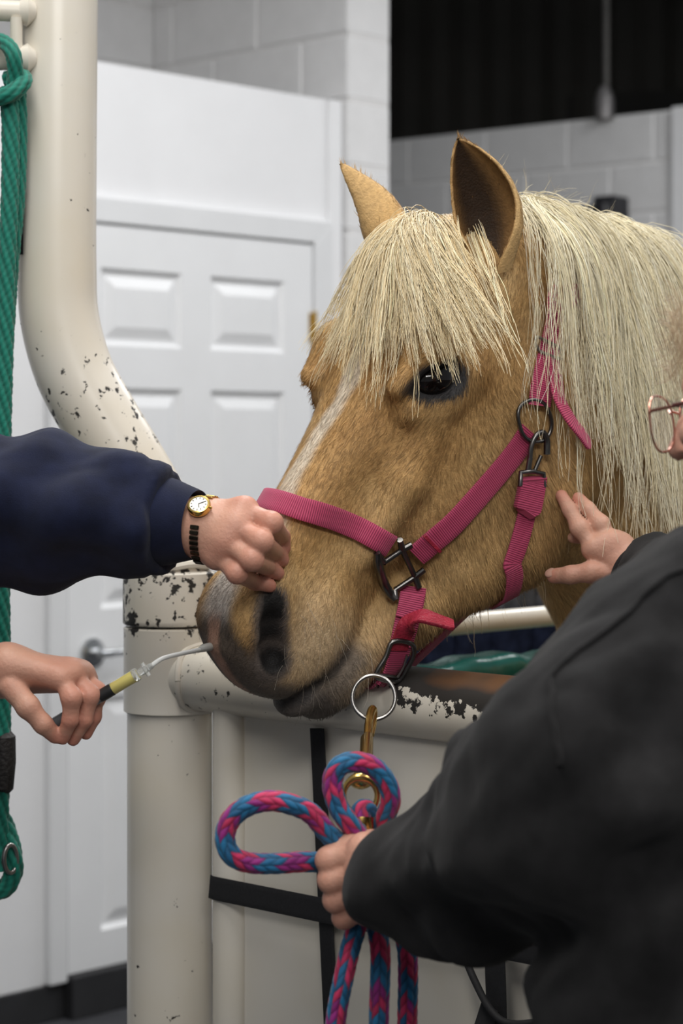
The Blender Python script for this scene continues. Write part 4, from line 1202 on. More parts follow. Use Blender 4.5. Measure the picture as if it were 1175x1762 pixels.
bk_ = [(922, 580), (926, 602), (945, 611), (966, 617), (963, 600), (942, 588)]
wire('crown_buckle', bk_, .014, .0022, steel, 4, None, 10, True)
wire('chin_buckle', [(676, 1104), (708, 1108), (711, 1128), (700, 1150), (684, 1172), (655, 1168), (648, 1158), (664, 1130)], .021, .0032, nickel, 4, None, 10, True)
wire('buckle_bar', [(648, 1160), (688, 1166)], .019, .0022, steel, 1)
wire('buckle_tongue', [(684, 1165), (694, 1148), (700, 1128)], .020, .0016, steel, 3)
# snap between crown ring and throat strap
sn = empty('snap_hook', hit(HF, 925, 790, .014)[0]); sn.parent = halter; sn.matrix_parent_inverse = world_of(halter).inverted(); sn['label'] = 'dark metal snap hook'
wire('hook', [(912, 790), (914, 768), (922, 750), (934, 744), (941, 758), (941, 782)], .015, [.003, .0032, .0034, .0036, .0040, .0042], nickel, 5, sn)
wire('shank', [(912, 788), (908, 812)], .015, .0034, nickel, 1, sn)
wire('gate', [(931, 784), (919, 812)], .015, .0026, nickel, 1, sn)
wire('loop', [(895, 836), (896, 813), (916, 811), (935, 815), (936, 838)], .016, .0032, nickel, 1, sn)
# ring hanging under the chin
rc = P(643, 1200, 2.43); rr_ = 37*2.43/FPX
cring = MB().add(*ring_sweep([rc + Vector((math.cos(a)*rr_, math.sin(a)*rr_*.25, math.sin(a)*rr_)) for a in [2*PI*k/40 for k in range(40)]], .0024, 12)).build('chin_ring', steel, halter)

# ------------------------------------------------------------------ lead rope
rope_m = mat_attr('rope_fibre', rough=.6, spec=.3, sheen=.2, bump=.25, bscale=900)
def braid(path, r, seed=0, s0=0.0, NA=56, ds=.0015, cols=None):
    """solid braided rope: staggered stitches in twelve columns, coloured stitch by stitch"""
    rs = np.random.RandomState(seed)
    c = np.array([list(p) for p in catmull(path, 24)]); sl = np.concatenate([[0], np.cumsum(np.linalg.norm(np.diff(c, axis=0), axis=1))])
    S = np.arange(0, sl[-1], ds); c = np.stack([np.interp(S, sl, c[:, i]) for i in range(3)], 1)
    T, N, B = frames([Vector(p) for p in c]); N = np.array([list(x) for x in N]); B = np.array([list(x) for x in B])
    th = np.arange(NA)*2*PI/NA
    SS, TH = np.meshgrid(S + s0, th, indexing='ij')
    nc = 8; cc = TH/(2*PI)*nc; ci = np.floor(cc).astype(int) % nc; x = (cc - np.floor(cc))*2 - 1
    pit = .0112; slant = np.where(ci % 2 == 0, .42, -.42)
    ph = SS/pit + .5*(ci % 2) + slant*x; si = np.floor(ph).astype(int); y = ph - si
    hgt = np.sqrt(np.clip(1 - x*x*.92, 0, 1))*(1 - np.abs(2*y - 1)**3)**.6
    R = r*(.90 + .13*hgt)
    V = c[:, None, :] + R[..., None]*(N[:, None, :]*np.cos(TH)[..., None] + B[:, None, :]*np.sin(TH)[..., None])
    seg = np.floor((si*pit)/.0245 + .20*np.sin(ci*2.1) + .45*ci/nc).astype(int)
    blue = seg % 2 == 0
    hsh = np.abs(np.sin(si*12.9898 + ci*78.233)*43758.5453) % 1.0
    hs2 = np.abs(np.sin(si*39.3 + ci*11.7)*2345.6) % 1.0
    if cols is None:
        pk_, mg, bl, bl2 = np.array([.56, .030, .115]), np.array([.30, .022, .21]), np.array([.014, .17, .36]), np.array([.012, .095, .22])
    else: pk_, mg, bl, bl2 = cols
    col = np.where(blue[..., None], bl*(hsh[..., None]) + bl2*(1 - hsh[..., None]), np.where((hs2 > .55)[..., None], mg, pk_)*(.75 + .4*hsh[..., None]))
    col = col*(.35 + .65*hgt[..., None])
    n, m = V.shape[:2]
    i, k = np.meshgrid(np.arange(n-1), np.arange(m), indexing='ij'); k2 = (k + 1) % m
    Q = np.stack([i*m + k, i*m + k2, (i+1)*m + k2, (i+1)*m + k], -1).reshape(-1, 4)
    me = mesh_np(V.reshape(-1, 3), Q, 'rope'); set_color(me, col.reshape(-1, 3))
    return me
RR = .0103
lead = empty('lead_rope', P(640, 1440, 2.14)); tag(lead, 'pink and blue braided lead rope looped in the fist, with a brass snap', 'rope')
FY = 2.12
ra = [P(634, 1396, 2.16), P(628, 1392, 2.155), P(620, 1398, 2.150), P(622, 1425, 2.145), P(618, 1460, FY + .035), P(612, 1510, FY + .03), P(613, 1560, FY + .03), P(614, 1590, FY + .02), P(602, 1634, FY + .01), P(591, 1683, FY), P(580, 1739, FY), P(574, 1800, FY), P(570, 1880, FY)]
rb = [P(655, 1900, FY + .01), P(652, 1800, FY + .01), P(652, 1739, FY + .01), P(654, 1683, FY + .01), P(654, 1634, FY + .02), P(646, 1585, FY + .035), P(636, 1520, FY + .045), P(630, 1470, FY + .035), P(618, 1438, FY + .015), P(600, 1416, FY), P(580, 1384, FY), P(572, 1345, FY), P(585, 1318, FY), P(614, 1311, FY + .005), P(645, 1322, FY + .01), P(667, 1350, FY + .015), P(672, 1378, FY + .02), P(664, 1402, FY + .03), P(652, 1440, FY + .05), P(655, 1500, FY + .065), P(680, 1570, FY + .06), P(699, 1627, FY + .045), P(702, 1683, FY + .04), P(701, 1740, FY + .04), P(700, 1820, FY + .04), P(698, 1900, FY + .04)]
rc_ = [P(612, 1480, FY + .03), P(592, 1458, FY + .012), P(565, 1435, FY), P(535, 1400, FY - .005), P(500, 1384, FY - .01), P(464, 1378, FY - .01), P(426, 1387, FY - .01), P(398, 1409, FY - .01), P(387, 1440, FY - .01), P(397, 1470, FY - .01), P(426, 1484, FY - .005), P(471, 1486, FY), P(520, 1483, FY + .01), P(556, 1484, FY + .022), P(606, 1488, FY + .04)]
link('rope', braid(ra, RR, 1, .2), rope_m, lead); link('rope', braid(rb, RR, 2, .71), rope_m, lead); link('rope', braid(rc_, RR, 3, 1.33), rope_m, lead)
# ferrule and brass snap
MB().tube([P(622, 1406, 2.148), P(622, 1407, 2.148), P(622, 1427, 2.145), P(622, 1428, 2.145)], [.0105, .0122, .0122, .0105], 24).build('ferrule', brass, lead)
snap = empty('brass_snap', P(632, 1290, 2.28)); snap.parent = lead; snap.matrix_parent_inverse = world_of(lead).inverted(); snap['label'] = 'worn brass snap'
s1_, s2_ = 2.425, 2.17
def sp_(px, py, t): return P(px, py, s1_ + (s2_ - s1_)*t)
hk = catmull([sp_(633, 1268, .20), sp_(634, 1250, .12), sp_(637, 1230, .03), sp_(641, 1222, .0) + Vector((0, .006, 0)), sp_(643, 1232, .02) + Vector((0, .012, 0)), sp_(642, 1250, .1) + Vector((0, .010, 0)), sp_(639, 1266, .17) + Vector((0, .006, 0))], 5)
MB().tube(hk, list(np.interp(range(len(hk)), [0, 10, 15, len(hk)-1], [.0050, .0048, .0052, .0034])), 14).build('hook', brass, snap)
MB().tube([sp_(633, 1266, .19), sp_(631, 1272, .23), sp_(630, 1300, .42), sp_(628, 1326, .66), sp_(626, 1336, .76)], [.0052, .0072, .0074, .0066, .0060], 16).build('body', brass, snap)
MB().tube([sp_(626, 1276, .25), sp_(624, 1300, .42), sp_(625, 1310, .5)], [.0036, .0040, .0030], 12).build('thumb_latch', brass, snap)
MB().tube([P(622, 1334, 2.178), P(621, 1340, 2.172), P(621, 1349, 2.168), P(621, 1354, 2.166)], [.0075, .0105, .0105, .0055], 18).build('swivel', brass, snap)
rg = P(620, 1369, 2.16); R0 = 29*2.16/FPX
MB().add(*ring_sweep([rg + Vector((math.cos(a)*R0, math.sin(a)*R0*.1, math.sin(a)*R0*1.05)) for a in [2*PI*k/40 for k in range(40)]], [.0030 + .0022*max(0, math.sin(2*PI*k/40))**3 for k in range(40)], 12)).build('ring', brass, snap)

# ------------------------------------------------------------------ green halter hanging on the stocks
G4 = (np.array([.004, .19, .135]), np.array([.003, .15, .11]), np.array([.004, .21, .15]), np.array([.003, .13, .10]))
gh = empty('rope_halter', P(5, 700, 2.83)); tag(gh, 'green rope halter hanging from the rods of the post', 'halter')
def twist(path, r, turns=70, strands=3, NA=36, ds=.002):
    c = np.array([list(p) for p in catmull(path, 20)]); sl = np.concatenate([[0], np.cumsum(np.linalg.norm(np.diff(c, axis=0), axis=1))])
    S = np.arange(0, sl[-1], ds); c = np.stack([np.interp(S, sl, c[:, i]) for i in range(3)], 1)
    T, N, B = frames([Vector(p) for p in c]); N = np.array([list(x) for x in N]); B = np.array([list(x) for x in B])
    th = np.arange(NA)*2*PI/NA; SS, TH = np.meshgrid(S, th, indexing='ij')
    a = np.abs(np.cos((TH*strands*2 + SS*turns*strands)/2))
    fine = np.sin(TH*7 - SS*520)*.03
    R = r*(.80 + .24*a**.6 + fine)
    V = c[:, None, :] + R[..., None]*(N[:, None, :]*np.cos(TH)[..., None] + B[:, None, :]*np.sin(TH)[..., None])
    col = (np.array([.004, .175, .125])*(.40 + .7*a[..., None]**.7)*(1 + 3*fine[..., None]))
    n, m = V.shape[:2]; i, k = np.meshgrid(np.arange(n-1), np.arange(m), indexing='ij'); k2 = (k + 1) % m
    Q = np.stack([i*m + k, i*m + k2, (i+1)*m + k2, (i+1)*m + k], -1).reshape(-1, 4)
    me = mesh_np(V.reshape(-1, 3), Q, 'rope'); set_color(me, np.clip(col, .001, 1).reshape(-1, 3)); return me
gy = 2.815
link('rope', twist([P(20, 170, gy), P(26, 130, gy - .01), P(22, 92, gy - .018), P(4, 72, gy), P(-14, 80, gy + .03), P(-20, 150, gy + .03), P(-20, 260, gy + .02)], .0105), rope_m, gh)
link('rope', twist([P(-30, 160, gy), P(-5, 168, gy - .016), P(20, 160, gy - .02), P(40, 142, gy - .008), P(36, 132, gy + .012), P(10, 138, gy + .02)], .0112), rope_m, gh)
link('rope', twist([P(14, 150, gy), P(18, 220, gy), P(17, 330, gy), P(12, 450, gy), P(8, 600, gy), P(4, 760, gy), P(2, 1000, gy), P(4, 1200, gy), P(2, 1300, gy), P(0, 1440, gy), P(4, 1500, gy)], .0118), rope_m, gh)
link('rope', twist([P(32, 155, gy + .012), P(34, 220, gy + .018), P(31, 330, gy + .02), P(20, 450, gy + .02), P(10, 600, gy + .02), P(-2, 760, gy + .03), P(-6, 1000, gy + .03)], .0100), rope_m, gh)
link('rope', twist([P(-25, 1360, gy), P(8, 1420, gy + .01), P(22, 1470, gy), P(22, 1505, gy), P(5, 1530, gy), P(-30, 1535, gy)], .0125), rope_m, gh)
wrapv = [P(4, 1264, gy), P(6, 1268, gy), P(6, 1310, gy), P(3, 1356, gy), P(2, 1360, gy)]
MB().tube(wrapv, [.012, .0160, .0165, .0155, .012], 24).build('leather_wrap', mat('dark_leather', (.012, .010, .010), .6, var=.3, scale=80, bump=.3, bscale=200), gh)
link('lead_strap', mesh_from(*strap([P(34, 330, 2.86), P(35, 345, 2.862), P(34, 438, 2.862)], [Vector((0, -1, 0))]*3, .009, .004)), web, gh)
gr_ = [P(18 + 11*math.cos(a), 1478 + 24*math.sin(a), gy - .014 + .006*math.cos(a)) for a in [2*PI*k/28 for k in range(28)]]
MB().add(*ring_sweep(gr_, .0032, 10)).build('metal_ring', steel, gh)

# ------------------------------------------------------------------ people
skin_m2 = mat_attr('skin', rough=.48, spec=.4, sss=.12, bump=.18, bscale=260)
def smooth_field(name, lo, hi, h): return Field(lo, hi, h)

def hand_field(F, wrist, mcps, fingers, thumb, frad, arm, arm_r, palm_r=.0125, wr=.020, webk=.010):
    """F gets a palm, five separate fingers and the forearm. fingers: lists of [pip, dip, tip] beyond each mcp"""
    for i, m in enumerate(mcps):
        F.capsule(wrist[min(i, len(wrist)-1)], m, wr*.72, palm_r, .016)
    for i in range(len(mcps) - 1): F.capsule(mcps[i], mcps[i+1], palm_r*.92, palm_r*.92, .012)
    c = sum((Vector(m) for m in mcps), Vector())/len(mcps); w = sum((Vector(x) for x in wrist), Vector())/len(wrist)
    F.capsule(w.lerp(c, .35), w.lerp(c, .8), palm_r*1.05, palm_r*1.0, .02)
    F.chain(arm, arm_r, .02)
    base = F.F.copy()
    for i, fg in enumerate(fingers + [thumb]):
        r = frad[i]
        G = Field(F.lo, F.lo + (F.n - 1)*F.h, F.h); G.n = F.n; G.F = np.full(F.F.shape, .2, np.float32); G.ax = F.ax
        pts = ([mcps[i]] + list(fg)) if i < len(mcps) else list(fg)
        rad = [r*1.10, r*1.06, r*.95, r*.80] if i < len(mcps) else ([r*1.45, r*1.12, r*1.02, r*.85] if len(pts) == 4 else [r*1.4, r*1.05, r*.85])
        G.chain(pts, rad[:len(pts)], .004)
        # knuckle swell
        G.ellipsoid(pts[1], (r*1.06, r*1.06, r*1.06), None, .008)
        # blend with the palm only near the root, stay apart from the other fingers
        F.F = np.where(base < .02, smin(F.F, G.F, webk*.6), np.minimum(F.F, G.F)) if False else smin(F.F, G.F, .0025)
    return F

def skin_color(V, tips, base=(.54, .300, .215), red=(.54, .190, .135), knots=()):
    c = np.repeat(np.array([base]), len(V), 0)
    n = vnoise(V, 60, 3); n2 = vnoise(V, 170, 5)
    c = c*(1 + .05*n2[:, None])
    t = np.clip(.18 + .22*n, 0, .5)
    for p in list(tips) + list(knots):
        d = np.linalg.norm(V - np.array(p), axis=1); t = np.maximum(t, .75*sstep(.022, .004, d))
    return c + (np.array([red]) - c)*t[:, None]

def nail(name, tip, prev, up, r, parent):
    t = Vector(tip); d = (t - Vector(prev)).normalized(); u = Vector(up); u = (u - d*u.dot(d)).normalized(); s = d.cross(u)
    bm = bmesh.new(); bmesh.ops.create_uvsphere(bm, u_segments=14, v_segments=8, radius=1)
    c = t + u*r*.62 + d*r*.10
    for v in bm.verts: v.co = c + d*v.co.x*r*.78 + s*v.co.y*r*.66 + u*v.co.z*r*.26
    me = bpy.data.meshes.new('nail'); bm.to_mesh(me); bm.free()
    return link(name, me, MATS.get('nail') or mat('nail', (.58, .34, .26), .35, spec=.5), parent)

def head_field(F, c, fwd, k=.012, s=1.0):
    """adult head: cranium, jaw, neck, nose, lips, brow, ears"""
    f = np.array([fwd[0], fwd[1], fwd[2]], float); f /= np.linalg.norm(f); up = np.array([0, 0, 1.0]); up = up - f*f.dot(up); up /= np.linalg.norm(up)
    l = np.cross(up, f)
    def at(a, b, z): return np.array(c) + s*(f*a + l*b + up*z)
    M = np.stack([f, l, up])
    F.ellipsoid(at(-.012, 0, .035), np.array([.098, .076, .085])*s, M, .02)
    F.ellipsoid(at(.022, 0, -.03), np.array([.066, .060, .082])*s, M, .02)
    F.ellipsoid(at(.058, 0, -.088), np.array([.024, .026, .020])*s, M, .02)
    for sg in (1, -1):
        F.capsule(at(-.01, sg*.052, -.055), at(.05, sg*.022, -.092), .016*s, .014*s, .02)
        F.ellipsoid(at(.062, sg*.040, -.022), np.array([.022, .022, .018])*s, M, .016)     # cheekbone
        F.capsule(at(.080, sg*.012, .022), at(.066, sg*.046, .020), .009*s, .008*s, .012)   # brow
        F.ellipsoid(at(.082, sg*.030, .004), np.array([.012, .016, .010])*s, M, .010, True)
        F.ellipsoid(at(.068, sg*.030, .003), np.array([.013, .013, .013])*s, M, .002)       # eyeball and lids
        F.ellipsoid(at(-.012, sg*.078, -.005), np.array([.018, .007, .031])*s, M, .006)     # ear
        F.ellipsoid(at(-.004, sg*.084, -.002), np.array([.010, .005, .018])*s, M, .004, True)
        F.ellipsoid(at(.092, sg*.011, -.034), np.array([.009, .007, .006])*s, M, .006)      # nostril wing
    F.chain([at(.082, 0, .010), at(.096, 0, -.012), at(.108, 0, -.032)], [.007*s, .009*s, .011*s], .010)
    F.ellipsoid(at(.086, 0, -.056), np.array([.010, .022, .006])*s, M, .006); F.ellipsoid(at(.084, 0, -.066), np.array([.009, .019, .006])*s, M, .005)
    F.capsule(at(.094, -.02, -.061), at(.094, .02, -.061), .0018*s, .0018*s, .002, True)
    F.capsule(at(-.028, 0, -.05), at(-.045, 0, -.17), .050*s, .056*s, .03)
    return at

def cloth_mesh(F, amp, seed, extra=None, sm=3):
    V, Q = F.surface(); V = smooth_mesh(V, Q, sm); n = F.grad(V, 2.5*F.h)
    d = amp*(np.abs(vnoise(V, 22, seed)) - .4) + .5*amp*vnoise(V, 48, seed + 3)
    if extra is not None: d = d + extra(V)
    return V + n*d[:, None], Q

fabric_bump = dict(bump=.12, bscale=700)
navy = mat('navy_fleece', (.0070, .0100, .030), .85, var=.25, scale=40, sheen=.06, spec=.15, **fabric_bump)
black_f = mat('black_fleece', (.0130, .0127, .0135), .9, var=.3, scale=35, sheen=.05, spec=.12, **fabric_bump)
jeans = mat('dark_trousers', (.02, .025, .04), .85, var=.2, scale=60)

def one_body(parts, limbs):
    """joins hands, forearms and head into one continuous body: an upper arm runs from each forearm through the shoulder to the neck (under the clothes)"""
    V = [p[0] for p in parts]; Q = [p[1] for p in parts]; off = np.cumsum([0] + [len(v) for v in V])
    Q = [q + o for q, o in zip(Q, off)]; C = [p[2] for p in parts]; n0 = off[-1]; hd = len(parts) - 1
    for i, path in enumerate(limbs):
        pts = catmull(path, 6); v, f = sweep(pts, [.034]*len(pts), 12, False); v = np.array([list(p) for p in v])
        f = np.array(f) + n0; V.append(v); Q.append(f); C.append(np.repeat(np.array([[.56, .33, .24]]), len(v), 0))
        for (ring, part) in ((0, i), (len(pts) - 1, hd)):
            r = n0 + ring*12; tgt = V[part]; c = v[ring*12:ring*12+12].mean(0)
            j = int(np.argmin(np.linalg.norm(tgt - c, axis=1))); qf = parts[part][1]; face = qf[np.argmax((qf == j).any(1))]
            k = int(np.where(face == j)[0][0]); j2 = int(face[(k + 1) % 4])
            Q.append(np.array([[r, r + 1, off[part] + j2, off[part] + j]]))
        n0 += len(v)
    return np.concatenate(V), np.concatenate(Q), np.concatenate(C)

# ================================================== person with the navy sweatshirt
lp = empty('person', (-0.86, 2.74, 0)); tag(lp, 'person in a navy sweatshirt reaching in from the left, hand on the nose', 'person')
def hy(px, py): return float(hit(HF, px, py, 0)[0][1])
ytip = [hy(490, 945) - .004, hy(488, 962) - .004, hy(482, 987) - .004, hy(470, 1008) - .004]
Y0 = min(ytip)
yM = 2.375
mc = [P(420, 879, yM), P(409, 907, yM - .012), P(390, 932, yM - .014), P(374, 955, yM - .006)]
fin = [[P(467, 900, yM - .020), P(484, 924, ytip[0] - .012), P(488, 943, ytip[0] - .005)],
       [P(450, 932, yM - .034), P(473, 951, ytip[1] - .016), P(485, 963, ytip[1] - .006)],
       [P(434, 963, yM - .036), P(461, 976, ytip[2] - .016), P(477, 986, ytip[2] - .006)],
       [P(408, 986, yM - .026), P(438, 1001, ytip[3] - .014), P(464, 1008, ytip[3] - .005)]]
wr = [P(352, 888, yM + .018), P(348, 902, yM + .010), P(344, 918, yM + .010), P(340, 930, yM + .016)]
th_ = [P(372, 905, yM + .03), P(405, 905, yM + .055), P(435, 925, yM + .075), P(455, 950, yM + .085)]
arm1 = [P(346, 908, yM + .014), P(300, 902, yM + .026), P(200, 892, yM + .05), P(60, 886, yM + .08)]
HF1 = Field(P(-10, 1060, 2.30) - Vector((.0, .12, 0)), P(520, 820, 2.5) + Vector((.02, .10, .01)), .0021)
hand_field(HF1, wr, mc, fin, th_, [.0106, .0110, .0106, .0098, .0112], arm1, [.0275, .0285, .031, .036], .0150, .0235)
hv1, hq1 = largest(*HF1.surface()); hv1 = smooth_mesh(hv1, hq1, 2)
hc1 = skin_color(hv1, [f[2] for f in fin], knots=[f[0] for f in fin] + [f[1] for f in fin])

# lower hand with the syringe
yS = 2.36
mc2 = [P(104, 1166, yS - .014), P(124, 1158, yS + .002), P(138, 1160, yS + .020), P(146, 1172, yS + .036)]
fin2 = [[P(123, 1200, yS - .024), P(121, 1238, yS - .020), P(108, 1270, yS - .010)],
        [P(154, 1196, yS - .006), P(145, 1238, yS - .004), P(126, 1272, yS + .004)],
        [P(166, 1190, yS + .014), P(161, 1233, yS + .014), P(148, 1262, yS + .016)],
        [P(166, 1200, yS + .034), P(160, 1232, yS + .034), P(148, 1252, yS + .032)]]
wr2 = [P(14, 1140, yS - .006), P(12, 1148, yS + .006), P(10, 1156, yS + .018), P(8, 1166, yS + .024)]
th2 = [P(20, 1180, yS - .012), P(48, 1216, yS - .022), P(74, 1246, yS - .020), P(95, 1266, yS - .010)]
arm2 = [P(10, 1152, yS + .010), P(-50, 1158, yS + .05), P(-160, 1180, yS + .13), P(-300, 1210, yS + .22)]
HF2 = Field(P(-60, 1320, 2.3) - Vector((.02, .08, 0)), P(200, 1090, 2.42) + Vector((.0, .10, .01)), .0020)
hand_field(HF2, wr2, mc2, fin2, th2, [.0093, .0095, .0090, .0082, .0104], arm2, [.0275, .0285, .034, .040], .0125, .023)
hv2, hq2 = largest(*HF2.surface()); hv2 = smooth_mesh(hv2, hq2, 2)
hc2 = skin_color(hv2, [f[2] for f in fin2] + [th2[3]], knots=[f[0] for f in fin2] + [f[1] for f in fin2])
# head, out of frame to the left
HFl = Field((-1.05, 2.50, 1.40), (-.58, 2.98, 1.92), .006)
lat = head_field(HFl, (-.80, 2.74, 1.72), (.93, -.25, -.25))
hv3, hq3 = largest(*HFl.surface()); hv3 = smooth_mesh(hv3, hq3, 2); hc3 = skin_color(hv3, [])

# sweatshirt: torso, sleeves
SF = Field((-1.22, 2.20, .80), (-.12, 3.12, 1.62), .0072)
TC = Vector((-.86, 2.74, 0)); TFW = Vector((.93, -.36, 0)).normalized(); TL = Vector((-TFW.y, TFW.x, 0))
TM = np.stack([np.array(TFW), np.array(TL), [0, 0, 1.]])
SF.ellipsoid(TC + Vector((0, 0, 1.22)), (.145, .20, .30), TM, .03); SF.ellipsoid(TC + Vector((0, 0, .98)), (.14, .19, .20), TM, .05)
SF.capsule(TC + TL*.17 + Vector((0, 0, 1.42)), TC - TL*.17 + Vector((0, 0, 1.42)), .075, .075, .05)
slv = [TC - TL*.19 + Vector((0, 0, 1.41)), P(-190, 850, yM + .10), P(-60, 868, yM + .075), P(60, 876, yM + .062), P(150, 882, yM + .05), P(240, 889, yM + .036), P(290, 898, yM + .030), P(338, 903, yM + .016)]
SF.chain(slv, [.085, .088, .086, .082, .074, .062, .050, .041], .03)
slv2 = [TC + TL*.19 + Vector((0, 0, 1.41)), TC + TL*.14 + TFW*.16 + Vector((0, 0, 1.14)), P(-150, 1180, yS + .12), P(-60, 1158, yS + .055)]
SF.chain(slv2, [.082, .07, .05, .034], .03)
V_, Q_, C_ = one_body([(hv1, hq1, hc1), (hv2, hq2, hc2), (hv3, hq3, hc3)],
    [[slv[3], slv[2], slv[1], slv[0], TC - TL*.06 + Vector((0, 0, 1.46)), TC + Vector((0, 0, 1.52))], [slv2[2], slv2[1], slv2[0], TC + TL*.06 + Vector((0, 0, 1.46)), TC + Vector((0, 0, 1.52))]])
me = mesh_np(V_, Q_, 'person_body'); set_color(me, C_); link('body', me, skin_m2, lp)
def sl_fold(V):
    # soft drag folds running along the sleeve, drawn from the elbow to the cuff, and the cuff ribbing
    x = V[:, 0]; z = V[:, 2]
    f = .0075*np.sin((z*1.0 + x*.55)*55 + 2.2*np.sin(x*9))*sstep(-.6, -.45, x)*sstep(-.17, -.28, x)
    f += .0055*np.sin((x*1.0 - z*.75)*58 + 1.5*np.sin(z*18))*sstep(-.17, -.3, x)
    cuff = sstep(-.215, -.205, x)
    return f*(1 - cuff) - .004*np.exp(-((x + .213)/.004)**2) - .0015*cuff
# open the cuff
CA = Vector((.93, -.36, -.08)).normalized(); CO = P(338, 903, yM + .016)
SF.cut(CO - CA*.034, CA, .09)
sv, sq_ = cloth_mesh(SF, .0045, 2, sl_fold, 3)
sw = mesh_np(sv, sq_, 'sweatshirt'); sho = link('sweatshirt', sw, navy, lp)
MB().add(*lathe(CO, CA, [(-.060, .044), (-.052, .0500), (-.044, .0515), (-.030, .0485), (-.016, .0440), (-.004, .0405), (0, .0390), (-.002, .0372), (-.02, .0365), (-.05, .038)])).build('cuff', navy, sho)
# trousers and shoes (below the frame)
LF = Field((-1.16, 2.44, 0), (-.55, 3.04, 1.0), .012)
for sg in (1, -1):
    hp = TC + TL*.09*sg
    LF.chain([hp + Vector((0, 0, .92)), hp + Vector((0, 0, .50)) + TFW*.01, hp + Vector((0, 0, .08))], [.105, .08, .065], .03)
LF.ellipsoid(TC + Vector((0, 0, .90)), (.125, .17, .09), TM, .03)
lv, lq = LF.surface(); link('trousers', mesh_np(smooth_mesh(lv, lq, 3), lq), jeans, lp)
shoe_m = mat('shoe', (.02, .02, .02), .6)
for sg in (1, -1):
    b = TC + TL*.09*sg
    G = Field(np.array(b) - [.2, .2, 0], np.array(b) + [.25, .2, .16], .010); G.ellipsoid(b + TFW*.05 + Vector((0, 0, .042)), (.135, .048, .040), TM, .01); G.ellipsoid(b + Vector((0, 0, .075)), (.06, .045, .05), TM, .02)
    gv, gq = G.surface(); link('shoe', mesh_np(smooth_mesh(gv, gq, 2), gq), shoe_m, lp)
hair_l = mat('grey_hair', (.22, .17, .12), .6, var=.3, scale=60, bump=.6, bscale=90)
G = Field((-1.05, 2.50, 1.55), (-.58, 2.98, 1.92), .007)
fl_ = np.array([.93, -.25, -.25]); fl_ /= np.linalg.norm(fl_); ul = np.array([0, 0, 1.]) - fl_*fl_[2]; ul /= np.linalg.norm(ul); Ml = np.stack([fl_, np.cross(ul, fl_), ul])
G.ellipsoid(lat(-.022, 0, .046), (.100, .086, .090), Ml, .01); G.ellipsoid(lat(-.065, 0, -.02), (.05, .07, .07), Ml, .02); G.ellipsoid(lat(.095, 0, -.03), (.085, .10, .085), Ml, .01, True)
gv, gq = G.surface(); link('hair', mesh_np(smooth_mesh(gv, gq, 2), gq), hair_l, lp)

# ================================================== person with the black sweatshirt
rp_ = empty('person', (.350, 1.87, 0)); tag(rp_, 'person in a black sweatshirt and glasses holding the lead rope', 'person')
# hand on the neck
yN = lambda a, b: hy(a, b)
yi, ym_, yt_ = yN(970, 853), yN(992, 858), yN(946, 992)
print('neck depths', yi, ym_, yt_)
yn = min(yi, ym_) - .012
mcn = [P(1022, 944, yn - .026), P(1048, 934, yn - .026), P(1066, 940, yn - .016), P(1078, 955, yn - .004)]
finn = [[P(997, 908, yn - .020), P(980, 877, yn - .010), P(966, 853, yn)],
        [P(1033, 902, yn - .020), P(1012, 876, yn - .010), P(995, 857, yn)],
        [P(1042, 926, yn + .004), P(1012, 926, yn + .012), P(986, 925, yn + .008)],
        [P(1058, 946, yn + .008), P(1040, 955, yn + .014), P(1022, 958, yn + .014)]]
wrn = [P(1078, 985, yn - .03), P(1088, 982, yn - .034), P(1098, 984, yn - .03), P(1104, 992, yn - .02)]
thn = [P(1062, 986, yn - .03), P(1018, 984, yn - .034), P(982, 989, yn - .028), P(953, 991, yn - .012)]
armn = [P(1092, 990, yn - .028), P(1130, 1005, yn - .06), P(1200, 1030, yn - .14), P(1300, 1060, yn - .22)]
HF3 = Field(P(930, 1080, 2.2) - Vector((.02, .15, 0)), P(1180, 830, 2.6) + Vector((.02, .12, .02)), .0022)
hand_field(HF3, wrn, mcn, finn, thn, [.0094, .0094, .0088, .0082, .0108], armn, [.0275, .029, .036, .042], .0135, .022)
hvn, hqn = largest(*HF3.surface()); hvn = smooth_mesh(hvn, hqn, 2)
hcn = skin_color(hvn, [f[2] for f in finn[:2]] + [thn[3]], base=(.60, .345, .250), red=(.60, .24, .175))
# fist on the rope
yF = FY + .004
mcf = [P(628, 1464, yF - .024), P(628, 1500, yF - .028), P(630, 1534, yF - .026), P(634, 1562, yF - .018)]
finf = [[P(566, 1480, yF - .012), P(572, 1484, yF + .040), P(604, 1480, yF + .058)],
        [P(570, 1514, yF - .014), P(578, 1518, yF + .040), P(610, 1514, yF + .058)],
        [P(578, 1548, yF - .010), P(586, 1550, yF + .040), P(616, 1546, yF + .056)],
        [P(592, 1578, yF - .004), P(600, 1580, yF + .036), P(624, 1572, yF + .050)]]
wrf = [P(688, 1490, yF - .006), P(690, 1506, yF - .012), P(690, 1522, yF - .012), P(690, 1538, yF - .004)]
thf = [P(672, 1470, yF + .010), P(640, 1452, yF + .006), P(606, 1452, yF - .004), P(574, 1464, yF - .006)]
armf = [P(690, 1514, yF - .004), P(730, 1512, yF - .03), P(820, 1500, yF - .09), P(900, 1480, yF - .15)]
HF4 = Field(P(530, 1640, 2.0) - Vector((.02, .14, .01)), P(800, 1420, 2.2) + Vector((.03, .06, .02)), .0022)
hand_field(HF4, wrf, mcf, finf, thf, [.0112, .0114, .0108, .0098, .0112], armf, [.0290, .0300, .036, .042], .0165, .0245)
hvf, hqf = largest(*HF4.surface()); hvf = smooth_mesh(hvf, hqf, 2)
hcf = skin_color(hvf, [], base=(.58, .335, .245), knots=[f[0] for f in finf])
